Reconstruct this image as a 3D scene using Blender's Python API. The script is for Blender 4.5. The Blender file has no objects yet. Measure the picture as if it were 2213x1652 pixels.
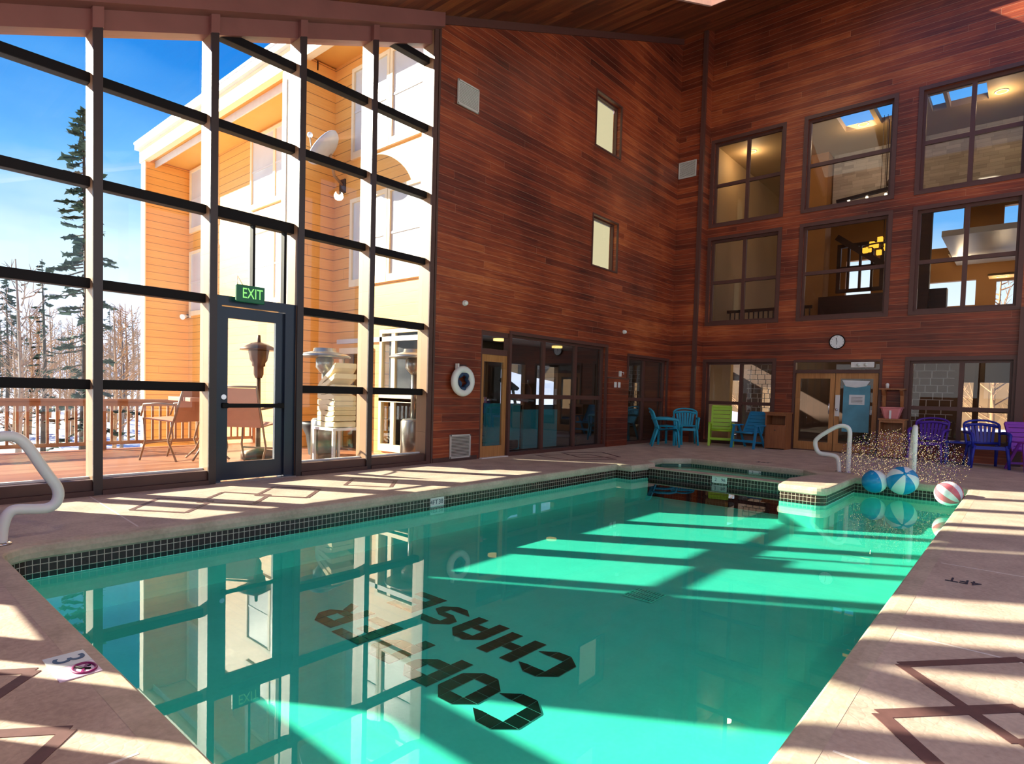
import bpy, bmesh, math, random
from mathutils import Vector, Matrix
random.seed(7)
sc = bpy.context.scene
# ------------------------------------------------------------------ camera, light, exposure
W, H = 2213, 1652
CAMZ = 1.15
F_PX, CX, CY = 1298.76, 1104.82, 898.04
YAW, PITCH, ROLL = 0.71257, -0.03905, -0.02724
fw = Vector((math.cos(PITCH)*math.cos(YAW), math.cos(PITCH)*math.sin(YAW), math.sin(PITCH)))
r0 = Vector((math.sin(YAW), -math.cos(YAW), 0))
d0 = fw.cross(r0)
RT = r0*math.cos(ROLL) + d0*math.sin(ROLL)
DN = d0*math.cos(ROLL) - r0*math.sin(ROLL)
cam = bpy.data.cameras.new('camera')
camo = bpy.data.objects.new('camera', cam)
sc.collection.objects.link(camo)
camo.matrix_world = Matrix(((RT.x, -DN.x, -fw.x, 0), (RT.y, -DN.y, -fw.y, 0), (RT.z, -DN.z, -fw.z, CAMZ), (0, 0, 0, 1)))
cam.sensor_fit = 'HORIZONTAL'; cam.sensor_width = 36
cam.lens = F_PX/W*36
cam.shift_x = (W/2 - CX)/W
cam.shift_y = (CY - H/2)/W
cam.clip_start = 0.05; cam.clip_end = 1000
sc.camera = camo
sc.view_settings.view_transform = 'Standard'
sc.view_settings.look = 'None'
sc.view_settings.gamma = 1
sc.view_settings.exposure = 0.55
sc.view_settings.use_curve_mapping = False
sc.cycles.max_bounces = 10
sc.cycles.diffuse_bounces = 5
sc.cycles.glossy_bounces = 5
sc.cycles.transparent_max_bounces = 24
sc.cycles.sample_clamp_indirect = 6

KSUN = 0.55           # fall of a sun ray per metre towards -Y
SUN = Vector((0.62, -1.0, -KSUN)).normalized()
sl = bpy.data.lights.new('sun', 'SUN'); sl.energy = 12.0; sl.angle = 0.012; sl.color = (1.0, 0.90, 0.72)
so = bpy.data.objects.new('sun', sl); sc.collection.objects.link(so)
so.rotation_euler = SUN.to_track_quat('-Z', 'Y').to_euler()

wd = bpy.data.worlds.new('world'); sc.world = wd; wd.use_nodes = True
nt = wd.node_tree; nt.nodes.clear()
def N(nt, t, **kw):
    n = nt.nodes.new(t)
    for k, v in kw.items(): setattr(n, k, v)
    return n
wo = N(nt, 'ShaderNodeOutputWorld'); wb = N(nt, 'ShaderNodeBackground'); tc = N(nt, 'ShaderNodeTexCoord')
sx = N(nt, 'ShaderNodeSeparateXYZ'); nt.links.new(tc.outputs['Generated'], sx.inputs[0])
ns = N(nt, 'ShaderNodeTexNoise'); ns.inputs['Scale'].default_value = 2.2; ns.inputs['Detail'].default_value = 7
mp = N(nt, 'ShaderNodeMapping'); mp.inputs['Scale'].default_value = (1, 1, 3.0); nt.links.new(tc.outputs['Generated'], mp.inputs[0]); nt.links.new(mp.outputs[0], ns.inputs['Vector'])
ad = N(nt, 'ShaderNodeMath', operation='MULTIPLY_ADD'); nt.links.new(ns.outputs[0], ad.inputs[0]); ad.inputs[1].default_value = -0.30; 
ad2 = N(nt, 'ShaderNodeMath', operation='ADD'); nt.links.new(sx.outputs[2], ad2.inputs[0]); ad2.inputs[1].default_value = 0.15
nt.links.new(ad2.outputs[0], ad.inputs[2])
cr = N(nt, 'ShaderNodeValToRGB'); nt.links.new(ad.outputs[0], cr.inputs[0])
e = cr.color_ramp.elements
e[0].position = 0.0; e[0].color = (0.95, 0.97, 1.0, 1)
e[1].position = 0.75; e[1].color = (0.005, 0.11, 0.52, 1)
for p_, c_ in ((0.16, (0.62, 0.80, 0.97, 1)), (0.27, (0.14, 0.42, 0.84, 1)), (0.42, (0.014, 0.21, 0.68, 1))):
    x_ = e.new(p_); x_.color = c_
nt.links.new(cr.outputs[0], wb.inputs[0]); wb.inputs[1].default_value = 1.0
nt.links.new(wb.outputs[0], wo.inputs[0])

# ------------------------------------------------------------------ helpers
COL = sc.collection
def ray(x, y): return fw + RT*((x-CX)/F_PX) + DN*((y-CY)/F_PX)
CAMP = Vector((0, 0, CAMZ))
def atz(x, y, z=0.0):
    v = ray(x, y); return CAMP + v*((z-CAMZ)/v.z)
def aty(x, y, Y):
    v = ray(x, y); return CAMP + v*(Y/v.y)
def atx(x, y, X):
    v = ray(x, y); return CAMP + v*(X/v.x)

class MB:
    def __init__(s): s.bm = bmesh.new(); s.mats = []
    def mi(s, m):
        if m is None: return 0
        if m not in s.mats: s.mats.append(m)
        return s.mats.index(m)
    def face(s, pts, m=None):
        vs = [s.bm.verts.new(p) for p in pts]
        f = s.bm.faces.new(vs); f.material_index = s.mi(m); return f
    def box(s, x0, x1, y0, y1, z0, z1, m=None, bev=0):
        x0, x1 = sorted((x0, x1)); y0, y1 = sorted((y0, y1)); z0, z1 = sorted((z0, z1))
        return s.hexa([(x0,y0,z0),(x1,y0,z0),(x1,y1,z0),(x0,y1,z0),(x0,y0,z1),(x1,y0,z1),(x1,y1,z1),(x0,y1,z1)], m, bev)
    def hexa(s, c, m=None, bev=0):
        v = [s.bm.verts.new(p) for p in c]; k = s.mi(m); fs = []
        for q in ((0,3,2,1),(4,5,6,7),(0,1,5,4),(1,2,6,5),(2,3,7,6),(3,0,4,7)):
            f = s.bm.faces.new([v[i] for i in q]); f.material_index = k; fs.append(f)
        if bev:
            es = list({e for f in fs for e in f.edges})
            bmesh.ops.bevel(s.bm, geom=es, offset=bev, segments=2, profile=0.6, affect='EDGES')
        return fs
    def obox(s, c, ax, ay, az, hx, hy, hz, m=None, bev=0):
        c = Vector(c); ax = Vector(ax).normalized()*hx; ay = Vector(ay).normalized()*hy; az = Vector(az).normalized()*hz
        P = [c-ax-ay-az, c+ax-ay-az, c+ax+ay-az, c-ax+ay-az, c-ax-ay+az, c+ax-ay+az, c+ax+ay+az, c-ax+ay+az]
        return s.hexa(P, m, bev)
    def bar(s, a, b, w, t, m=None, up=(0,0,1), bev=0):
        a = Vector(a); b = Vector(b); d = (b-a); L = d.length; d.normalize()
        up = Vector(up); sx_ = d.cross(up)
        if sx_.length < 1e-4: sx_ = d.cross(Vector((1,0,0)))
        sx_.normalize(); u = sx_.cross(d)
        return s.obox((a+b)/2, sx_, d, u, w/2, L/2, t/2, m, bev)
    def tube(s, pts, r, n=10, m=None, closed=False, cap=True, rf=None):
        pts = [Vector(p) for p in pts]; k = s.mi(m); rings = []; N_ = len(pts); prev = None
        for i, p in enumerate(pts):
            if closed: d = pts[(i+1) % N_]-pts[i-1]
            else: d = pts[min(i+1, N_-1)]-pts[max(i-1, 0)]
            d.normalize()
            if prev is None:
                a = d.cross(Vector((0,0,1)))
                if a.length < 1e-3: a = d.cross(Vector((1,0,0)))
            else: a = prev - d*prev.dot(d)
            a.normalize(); b = d.cross(a); prev = a
            rr = r if rf is None else rf(i/(N_-1))*r
            if isinstance(r, (list, tuple)): rr = r[i]
            rings.append([s.bm.verts.new(p + (a*math.cos(2*math.pi*j/n)+b*math.sin(2*math.pi*j/n))*rr) for j in range(n)])
        for i in range(N_ if closed else N_-1):
            A = rings[i]; B = rings[(i+1) % N_]
            for j in range(n):
                f = s.bm.faces.new([A[j], A[(j+1)%n], B[(j+1)%n], B[j]]); f.material_index = k; f.smooth = True
        if cap and not closed:
            for R_ in (rings[0][::-1], rings[-1]):
                f = s.bm.faces.new(R_); f.material_index = k
    def lathe(s, prof, c=(0,0,0), n=24, m=None, cap=True):
        k = s.mi(m); c = Vector(c); rings = []
        for r, z in prof:
            rings.append([s.bm.verts.new(c+Vector((r*math.cos(2*math.pi*j/n), r*math.sin(2*math.pi*j/n), z))) for j in range(n)])
        for A, B in zip(rings, rings[1:]):
            for j in range(n):
                f = s.bm.faces.new([A[j], A[(j+1)%n], B[(j+1)%n], B[j]]); f.material_index = k; f.smooth = True
        if cap:
            for R_ in (rings[0][::-1], rings[-1]):
                try: f = s.bm.faces.new(R_); f.material_index = k
                except ValueError: pass
    def sphere(s, c, r, m=None, u=14, v=8, sc_=(1,1,1)):
        k = s.mi(m)
        g = bmesh.ops.create_uvsphere(s.bm, u_segments=u, v_segments=v, radius=r, matrix=Matrix.Translation(c) @ Matrix.Diagonal((*sc_, 1)))
        for vv in g['verts']:
            for f in vv.link_faces: f.material_index = k; f.smooth = True
    def prism(s, poly, z0, z1, m=None, bev=0, T=None):
        """poly: list of (a,b); extruded along third axis; T maps (a,b,c)->world"""
        T = T or (lambda a, b, c: (a, b, c)); k = s.mi(m)
        A = [s.bm.verts.new(T(a, b, z0)) for a, b in poly]; B = [s.bm.verts.new(T(a, b, z1)) for a, b in poly]
        fs = [s.bm.faces.new(A[::-1]), s.bm.faces.new(B)]
        n = len(poly)
        for i in range(n): fs.append(s.bm.faces.new([A[i], A[(i+1)%n], B[(i+1)%n], B[i]]))
        for f in fs: f.material_index = k
        if bev:
            es = list({e for f in fs[:2] for e in f.edges})
            bmesh.ops.bevel(s.bm, geom=es, offset=bev, segments=2, affect='EDGES')
        return fs
    def build(s, name, mat=None, parent=None, smooth=False, **props):
        bmesh.ops.recalc_face_normals(s.bm, faces=s.bm.faces)
        me = bpy.data.meshes.new(name); s.bm.to_mesh(me); s.bm.free()
        for m in (s.mats or [mat]): me.materials.append(m)
        if smooth:
            for p in me.polygons: p.use_smooth = True
        o = bpy.data.objects.new(name, me); COL.objects.link(o)
        if parent is not None:
            o.parent = parent
        for k, v in props.items(): o[k] = v
        return o
def empty(name, loc=(0,0,0), rz=0, **props):
    o = bpy.data.objects.new(name, None); COL.objects.link(o); o.empty_display_size = 0.1
    o.location = loc; o.rotation_euler = (0, 0, rz)
    for k, v in props.items(): o[k] = v
    return o
def struct(name, loc=(0,0,0)): return empty(name, loc, kind='structure')
def kids(o): return [c for c in bpy.data.objects if c.parent == o]
def copy_tree(o, parent=None):
    ch = list(o.children)
    c = o.copy(); COL.objects.link(c)
    if parent is not None: c.parent = parent
    for h in ch: copy_tree(h, c)
    return c

def text_part(body, size, name, mat, M, parent=None, extrude=0.002, **props):
    cu = bpy.data.curves.new('t', 'FONT'); cu.body = body; cu.size = size; cu.extrude = extrude
    cu.align_x = 'CENTER'; cu.align_y = 'CENTER'
    o = bpy.data.objects.new('t', cu); COL.objects.link(o)
    bpy.context.view_layer.update()
    me = bpy.data.meshes.new_from_object(o.evaluated_get(bpy.context.evaluated_depsgraph_get()))
    bpy.data.objects.remove(o)
    me.transform(M); me.name = name; me.materials.clear(); me.materials.append(mat)
    q = bpy.data.objects.new(name, me); COL.objects.link(q)
    if parent is not None: q.parent = parent
    for k, v in props.items(): q[k] = v
    return q
def frameM(origin, xa, ya):
    xa = Vector(xa).normalized(); ya = Vector(ya).normalized(); za = xa.cross(ya)
    return Matrix(((xa.x, ya.x, za.x, origin[0]), (xa.y, ya.y, za.y, origin[1]), (xa.z, ya.z, za.z, origin[2]), (0,0,0,1)))

# ------------------------------------------------------------------ materials
def newmat(name):
    m = bpy.data.materials.new(name); m.use_nodes = True; m.node_tree.nodes.clear(); return m, m.node_tree
def principled(nt, col=(1,1,1), rough=0.5, metal=0.0, spec=0.5):
    b = N(nt, 'ShaderNodeBsdfPrincipled'); o = N(nt, 'ShaderNodeOutputMaterial'); nt.links.new(b.outputs[0], o.inputs[0])
    b.inputs['Base Color'].default_value = (*col, 1); b.inputs['Roughness'].default_value = rough; b.inputs['Metallic'].default_value = metal
    b.inputs['Specular IOR Level'].default_value = spec
    return b
def plain(name, col, rough=0.5, metal=0.0, noise=0.12, scale=9.0, spec=0.5):
    m, nt = newmat(name); b = principled(nt, col, rough, metal, spec)
    t = N(nt, 'ShaderNodeTexCoord'); n = N(nt, 'ShaderNodeTexNoise'); n.inputs['Scale'].default_value = scale; n.inputs['Detail'].default_value = 5
    nt.links.new(t.outputs['Object'], n.inputs['Vector'])
    mx = N(nt, 'ShaderNodeMix', data_type='RGBA', blend_type='MULTIPLY'); mx.inputs[0].default_value = 1
    mr = N(nt, 'ShaderNodeMapRange'); mr.inputs[3].default_value = 1-noise; mr.inputs[4].default_value = 1+noise
    nt.links.new(n.outputs[0], mr.inputs[0]); cc = N(nt, 'ShaderNodeCombineColor')
    for i in range(3): nt.links.new(mr.outputs[0], cc.inputs[i])
    mx.inputs[6].default_value = (*col, 1); nt.links.new(cc.outputs[0], mx.inputs[7]); nt.links.new(mx.outputs[2], b.inputs['Base Color'])
    return m
def emit(name, col, s):
    m, nt = newmat(name); e = N(nt, 'ShaderNodeEmission'); o = N(nt, 'ShaderNodeOutputMaterial'); nt.links.new(e.outputs[0], o.inputs[0])
    e.inputs[0].default_value = (*col, 1); e.inputs[1].default_value = s; return m
def mth(nt, op, a, b=None, c=None):
    n = N(nt, 'ShaderNodeMath', operation=op)
    for i, v in enumerate((a, b, c)):
        if v is None: continue
        if isinstance(v, (int, float)): n.inputs[i].default_value = v
        else: nt.links.new(v, n.inputs[i])
    return n.outputs[0]
def boards(name, ramp, width=0.13, along='xy', across='z', rough=0.45, groove=0.05, groove_col=0.35, seg=2.6, grain=0.5, light_groove=False, bump=0.35, blotch=0.35):
    """timber boards: across = axis the boards are counted on, along = axis they run on (world coordinates)"""
    m, nt = newmat(name); b = principled(nt, rough=rough)
    t = N(nt, 'ShaderNodeTexCoord'); s = N(nt, 'ShaderNodeSeparateXYZ'); nt.links.new(t.outputs['Object'], s.inputs[0])
    X, Y, Z = s.outputs
    pick = {'x': X, 'y': Y, 'z': Z, 'xy': mth(nt, 'ADD', X, Y)}
    U, V = pick[along], pick[across]
    vb = mth(nt, 'DIVIDE', V, width); bid = mth(nt, 'FLOOR', vb); fr = mth(nt, 'SUBTRACT', vb, bid)
    w1 = N(nt, 'ShaderNodeTexWhiteNoise', noise_dimensions='1D'); nt.links.new(bid, w1.inputs['W'])
    us = mth(nt, 'ADD', mth(nt, 'DIVIDE', U, seg), mth(nt, 'MULTIPLY', w1.outputs[0], 7.3)); sid = mth(nt, 'FLOOR', us)
    cb = N(nt, 'ShaderNodeCombineXYZ'); nt.links.new(bid, cb.inputs[0]); nt.links.new(sid, cb.inputs[1])
    w2 = N(nt, 'ShaderNodeTexWhiteNoise', noise_dimensions='2D'); nt.links.new(cb.outputs[0], w2.inputs['Vector'])
    gv = N(nt, 'ShaderNodeCombineXYZ'); nt.links.new(mth(nt, 'MULTIPLY', U, 1.3), gv.inputs[0]); nt.links.new(mth(nt, 'MULTIPLY', V, 26), gv.inputs[1]); nt.links.new(mth(nt, 'MULTIPLY', w2.outputs[0], 31), gv.inputs[2])
    g = N(nt, 'ShaderNodeTexNoise'); g.inputs['Scale'].default_value = 1.6; g.inputs['Detail'].default_value = 6; g.inputs['Distortion'].default_value = 0.6; nt.links.new(gv.outputs[0], g.inputs['Vector'])
    bl = N(nt, 'ShaderNodeTexNoise'); bl.inputs['Scale'].default_value = 0.55; bl.inputs['Detail'].default_value = 4; nt.links.new(t.outputs['Object'], bl.inputs['Vector'])
    f = mth(nt, 'ADD', mth(nt, 'MULTIPLY', w2.outputs[0], 1-grain), mth(nt, 'MULTIPLY', g.outputs[0], grain))
    f = mth(nt, 'ADD', f, mth(nt, 'MULTIPLY', mth(nt, 'SUBTRACT', bl.outputs[0], 0.5), blotch*2))
    r = N(nt, 'ShaderNodeValToRGB'); nt.links.new(f, r.inputs[0]); els = r.color_ramp.elements
    els[0].position = ramp[0][0]; els[0].color = (*ramp[0][1], 1); els[1].position = ramp[-1][0]; els[1].color = (*ramp[-1][1], 1)
    for p_, c_ in ramp[1:-1]: q = els.new(p_); q.color = (*c_, 1)
    edge = mth(nt, 'LESS_THAN', fr, groove)
    useg = mth(nt, 'SUBTRACT', us, sid); edge2 = mth(nt, 'LESS_THAN', useg, 0.002/seg*2)
    ed = mth(nt, 'MAXIMUM', edge, edge2)
    mx = N(nt, 'ShaderNodeMix', data_type='RGBA'); nt.links.new(mth(nt, 'MULTIPLY', ed, 1-groove_col), mx.inputs[0]); nt.links.new(r.outputs[0], mx.inputs[6])
    mx.inputs[7].default_value = (0.55, 0.33, 0.2, 1) if light_groove else (0.02, 0.008, 0.005, 1)
    nt.links.new(mx.outputs[2], b.inputs['Base Color'])
    bp = N(nt, 'ShaderNodeBump'); bp.inputs['Strength'].default_value = bump; bp.inputs['Distance'].default_value = 0.01
    nt.links.new(mth(nt, 'SUBTRACT', mth(nt, 'MULTIPLY', g.outputs[0], 0.3), ed), bp.inputs['Height']); nt.links.new(bp.outputs[0], b.inputs['Normal'])
    return m
def glassy(name, tint=(1,1,1), ior=1.45, rough=0.0, refl=1.0, dirt=0.0):
    m, nt = newmat(name); o = N(nt, 'ShaderNodeOutputMaterial'); mx = N(nt, 'ShaderNodeMixShader'); tr = N(nt, 'ShaderNodeBsdfTransparent'); gl = N(nt, 'ShaderNodeBsdfGlossy')
    tr.inputs[0].default_value = (*tint, 1); gl.inputs['Roughness'].default_value = rough
    fr = N(nt, 'ShaderNodeLayerWeight'); fr.inputs['Blend'].default_value = 0.5; f0 = ((ior-1)/(ior+1))**2
    nt.links.new(mth(nt, 'MINIMUM', mth(nt, 'MULTIPLY', mth(nt, 'MULTIPLY_ADD', mth(nt, 'POWER', fr.outputs['Facing'], 5), 1-f0, f0), refl), 1.0), mx.inputs[0])
    nt.links.new(tr.outputs[0], mx.inputs[1]); nt.links.new(gl.outputs[0], mx.inputs[2])
    nt.links.new(mx.outputs[0], o.inputs[0]); return m
def tiles(name, col, grout, w=0.048, h=0.058, z0=-0.145, gw=0.11, rough=0.25):
    m, nt = newmat(name); b = principled(nt, rough=rough)
    t = N(nt, 'ShaderNodeTexCoord'); s = N(nt, 'ShaderNodeSeparateXYZ'); nt.links.new(t.outputs['Object'], s.inputs[0])
    U = mth(nt, 'DIVIDE', mth(nt, 'ADD', s.outputs[0], s.outputs[1]), w); V = mth(nt, 'DIVIDE', mth(nt, 'SUBTRACT', s.outputs[2], z0), h)
    fu = mth(nt, 'FRACT', U); fv = mth(nt, 'FRACT', V)
    e1 = mth(nt, 'LESS_THAN', fu, gw); e2 = mth(nt, 'LESS_THAN', fv, gw*w/h); ed = mth(nt, 'MAXIMUM', e1, e2)
    n = N(nt, 'ShaderNodeTexNoise'); n.inputs['Scale'].default_value = 60; nt.links.new(t.outputs['Object'], n.inputs['Vector'])
    c = N(nt, 'ShaderNodeMix', data_type='RGBA'); nt.links.new(mth(nt, 'MULTIPLY', n.outputs[0], 0.9), c.inputs[0]); c.inputs[6].default_value = (*[v*0.4 for v in col], 1); c.inputs[7].default_value = (*[v*1.6 for v in col], 1)
    mx = N(nt, 'ShaderNodeMix', data_type='RGBA'); nt.links.new(ed, mx.inputs[0]); nt.links.new(c.outputs[2], mx.inputs[6]); mx.inputs[7].default_value = (*grout, 1)
    nt.links.new(mx.outputs[2], b.inputs['Base Color']); return m
def concrete(name, c1, c2, scale=3.0, rough=0.75, bump=0.25):
    m, nt = newmat(name); b = principled(nt, rough=rough)
    t = N(nt, 'ShaderNodeTexCoord'); n1 = N(nt, 'ShaderNodeTexNoise'); n1.inputs['Scale'].default_value = scale; n1.inputs['Detail'].default_value = 8; nt.links.new(t.outputs['Object'], n1.inputs['Vector'])
    n2 = N(nt, 'ShaderNodeTexNoise'); n2.inputs['Scale'].default_value = 38; n2.inputs['Detail'].default_value = 6; nt.links.new(t.outputs['Object'], n2.inputs['Vector'])
    vo = N(nt, 'ShaderNodeTexVoronoi', feature='DISTANCE_TO_EDGE'); vo.inputs['Scale'].default_value = 24; nt.links.new(t.outputs['Object'], vo.inputs['Vector'])
    f = mth(nt, 'ADD', mth(nt, 'MULTIPLY', n1.outputs[0], 0.6), mth(nt, 'MULTIPLY', n2.outputs[0], 0.4))
    r = N(nt, 'ShaderNodeValToRGB'); nt.links.new(f, r.inputs[0]); r.color_ramp.elements[0].position = 0.35; r.color_ramp.elements[0].color = (*c1, 1); r.color_ramp.elements[1].position = 0.65; r.color_ramp.elements[1].color = (*c2, 1)
    nt.links.new(r.outputs[0], b.inputs['Base Color'])
    bp = N(nt, 'ShaderNodeBump'); bp.inputs['Strength'].default_value = bump; bp.inputs['Distance'].default_value = 0.004
    nt.links.new(mth(nt, 'ADD', mth(nt, 'MINIMUM', mth(nt, 'MULTIPLY', vo.outputs[0], 4), 0.5), n2.outputs[0]), bp.inputs['Height']); nt.links.new(bp.outputs[0], b.inputs['Normal'])
    return m

RED = [(0.15, (0.06, 0.010, 0.005)), (0.44, (0.19, 0.032, 0.011)), (0.64, (0.32, 0.060, 0.017)), (0.92, (0.55, 0.15, 0.042))]
M_wood = boards('cedar_wall_boards', RED, width=0.128, light_groove=True, groove_col=0.6, grain=0.75, seg=4.5, blotch=0.6)
M_ceil = boards('cedar_ceiling_boards', [(0.15, (0.07, 0.018, 0.009)), (0.5, (0.20, 0.05, 0.018)), (0.9, (0.42, 0.13, 0.04))], width=0.13, along='y', across='x', light_groove=False, groove_col=0.5)
M_trim = plain('brown_trim_paint', (0.105, 0.042, 0.032), 0.45, scale=14)
M_trim2 = plain('brown_sill_paint', (0.09, 0.042, 0.032), 0.5, noise=0.3, scale=6)
M_post = boards('fir_post', [(0.2, (0.27, 0.15, 0.075)), (0.5, (0.33, 0.19, 0.10)), (0.85, (0.40, 0.24, 0.13))], width=0.5, along='z', across='x', groove=0.0, bump=0.05, grain=0.7)
M_post_in = plain('post_shaded_face', (0.035, 0.022, 0.022), 0.4)  # inner post face near black: its shade is put into the colour
M_beam = plain('rose_brown_beam', (0.24, 0.090, 0.075), 0.5, noise=0.2, scale=3)
M_black = plain('black_bronze_metal', (0.006, 0.005, 0.006), 0.6, spec=.2)
M_deck = concrete('pool_deck_concrete', (0.42, 0.32, 0.25), (0.66, 0.54, 0.42))
M_joint = plain('deck_joint', (0.75, 0.7, 0.62), 0.8)
M_inlay = plain('brown_brick_inlay', (0.14, 0.070, 0.062), 0.6, noise=0.35, scale=20)
M_cope = concrete('coping_concrete', (0.42, 0.35, 0.25), (0.64, 0.54, 0.40), scale=4, bump=0.15)
M_tile = tiles('waterline_tile', (0.035, 0.018, 0.012), (0.52, 0.45, 0.36))
M_tileg = tiles('spa_waterline_tile', (0.02, 0.07, 0.05), (0.45, 0.60, 0.45))
M_plaster = concrete('mint_pool_plaster', (0.62, 0.88, 0.76), (0.72, 0.96, 0.84), scale=5, rough=0.6, bump=0.05)
M_letter = plain('black_letter_tile', (0.012, 0.010, 0.008), 0.4, noise=0.5, scale=50)
M_grout = plain('grey_grout', (0.60, 0.52, 0.48), 0.8)
M_glass = glassy('window_glass', (0.96, 0.98, 0.97), 1.45, refl=0.9)
M_glass_in = glassy('inner_window_glass', (0.92, 0.92, 0.92), 1.45, refl=0.9)
M_white = plain('white_paint', (0.80, 0.80, 0.77), 0.4, noise=0.04)
M_rail = plain('white_powder_coated_tube', (0.86, 0.85, 0.80), 0.3, noise=0.03)
M_navy = plain('dark_blue_door_paint', (0.012, 0.022, 0.045), 0.3)
M_chrome = plain('chrome', (0.75, 0.75, 0.78), 0.18, 1.0, noise=0.03)
M_oak = boards('golden_oak', [(0.2, (0.30, 0.12, 0.03)), (0.5, (0.45, 0.20, 0.06)), (0.85, (0.60, 0.30, 0.10))], width=0.4, along='z', across='xy', groove=0, grain=0.8)
def water_mat(name, tint, ior=1.33, strength=0.03, refl=1.0):
    m = glassy(name, tint, ior, 0.0, refl); nt = m.node_tree
    t = N(nt, 'ShaderNodeTexCoord'); n = N(nt, 'ShaderNodeTexNoise'); n.inputs['Scale'].default_value = 1.6; n.inputs['Detail'].default_value = 1.5; nt.links.new(t.outputs['Object'], n.inputs['Vector'])
    b = N(nt, 'ShaderNodeBump'); b.inputs['Strength'].default_value = strength; b.inputs['Distance'].default_value = 0.05; nt.links.new(n.outputs[0], b.inputs['Height'])
    for q in nt.nodes:
        if q.type in ('BSDF_GLOSSY', 'LAYER_WEIGHT'): nt.links.new(b.outputs[0], q.inputs['Normal'])
    return m
M_water = water_mat('pool_water', (0.25, 0.85, 0.76), 1.5, 0.006)
M_water2 = water_mat('spa_water', (0.30, 0.85, 0.68), 1.33, 0.02)
# ------------------------------------------------------------------ room dimensions
YG, XR, XJ, YJ = 7.05, 14.85, 14.4, 6.43
def roofz(x): return 6.85 + 0.407*(x-6.32)
POOLZ, WATZ = -0.55, -0.20
# pool outline (water edge), counter-clockwise
def rnd(c, r, a0, a1, n=6):
    return [(c[0]+r*math.cos(math.radians(a0+(a1-a0)*i/n)), c[1]+r*math.sin(math.radians(a0+(a1-a0)*i/n))) for i in range(n+1)]
PX0, PX1, PY0, PY1 = 0.77, 10.35, 0.57, 5.18
pool = []
pool += rnd((PX0+.15, PY0+.15), .15, 180, 270, 4)
pool += rnd((PX1-.25, PY0+.25), .25, -90, 0, 5)
pool += [(PX1, 1.98)]
pool += rnd((8.75, 2.13), .15, 270, 180, 5)       # corner of the spa block (concave side)
pool += [(8.6, 2.55), (9.2, 2.62), (9.2, 4.85), (8.72, 4.9), (8.72, 5.18)]
pool += rnd((PX0+.22, PY1-.22), .22, 90, 180, 6)
spa = [(9.38, 2.64), (10.25, 2.45), (10.62, 2.78), (10.68, 4.75), (10.25, 5.12), (9.6, 5.08), (9.38, 4.84)]
def offset(poly, d):
    n = len(poly); out = []
    for i in range(n):
        p0, p1, p2 = Vector(poly[i-1]), Vector(poly[i]), Vector(poly[(i+1) % n])
        a = (p1-p0).normalized(); b = (p2-p1).normalized()
        na = Vector((a.y, -a.x)); nb = Vector((b.y, -b.x)); m = (na+nb)
        if m.length < 1e-6: m = na
        m.normalize(); k = d/max(0.4, m.dot(na)); out.append((p1.x+m.x*k, p1.y+m.y*k))
    return out
def fill(mb, outer, holes, z, m=None):
    es = []
    for loop in [outer]+holes:
        vs = [mb.bm.verts.new((x, y, z)) for x, y in loop]
        es += [mb.bm.edges.new((vs[i], vs[(i+1) % len(vs)])) for i in range(len(vs))]
    g = bmesh.ops.triangle_fill(mb.bm, edges=es, use_beauty=True)
    for f in g['geom']:
        if isinstance(f, bmesh.types.BMFace): f.material_index = mb.mi(m)
def ringwall(mb, poly, z0, z1, m=None):
    for i in range(len(poly)):
        a, b = poly[i], poly[(i+1) % len(poly)]
        mb.face([(a[0], a[1], z0), (b[0], b[1], z0), (b[0], b[1], z1), (a[0], a[1], z1)], m)
COPW = 0.10
k0 = pool.index((9.2, 2.62))
BOTH = pool[:k0+1] + [(9.38, 2.64), (10.25, 2.45), (10.62, 2.78), (10.68, 4.75), (10.25, 5.12), (9.6, 5.08), (9.38, 4.84)] + pool[k0+1:]
# floor: deck slab with the two basins cut out, joints and brown inlays
fl = MB()
fill(fl, [(-.5, -5.2), (XR+0.0, -5.2), (XR+0.0, 7.3), (-.5, 7.3)], [offset(BOTH, COPW)[::-1], ], 0.0, M_deck)
def strip(mb, a, b, w, z, m):
    a = Vector(a[:2]); b = Vector(b[:2]); d = (b-a).normalized(); n = Vector((-d.y, d.x))*w/2
    mb.hexa([(*(a-n), z-0.004), (*(b-n), z-0.004), (*(b+n), z-0.004), (*(a+n), z-0.004), (*(a-n), z), (*(b-n), z), (*(b+n), z), (*(a+n), z)], m)
def outline(mb, q, w, z, m):
    for i in range(len(q)): strip(mb, q[i], q[(i+1) % len(q)], w, z+.00012*i, m)
for a, b in (((1.76, 7.0), (1.66, 5.32)), ((-.8, 4.45), (0.64, 4.45)), ((-.8, 2.04), (.64, 2.04)), ((3.52, .44), (3.52, -4)), ((2.17, .44), (2.17, -4)), ((5.3, .44), (5.3, -4)), ((12.7, 6.8), (11.0, 4.3))):
    strip(fl, a, b, 0.012, 0.001, M_joint)
outline(fl, [(2.22, 6.50), (1.83, 6.05), (2.13, 5.62), (2.53, 6.03)], .045, .0021, M_inlay)
outline(fl, [(2.82, 6.45), (2.40, 6.04), (2.74, 5.62), (3.10, 6.00)], .045, .0026, M_inlay)
outline(fl, [(3.38, 6.45), (2.98, 6.05), (3.30, 5.60), (3.68, 5.99)], .045, .0031, M_inlay)
outline(fl, [(4.45, 6.45), (4.05, 6.05), (4.37, 5.60), (4.75, 5.99)], .045, .0021, M_inlay)
outline(fl, [(8.6, 6.8), (8.5, 6.0), (9.3, 5.55), (9.6, 6.3)], .05, .0021, M_inlay)
outline(fl, [(9.4, 6.8), (9.0, 6.1), (9.7, 5.7), (10.2, 6.4)], .05, .0026, M_inlay)
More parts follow.
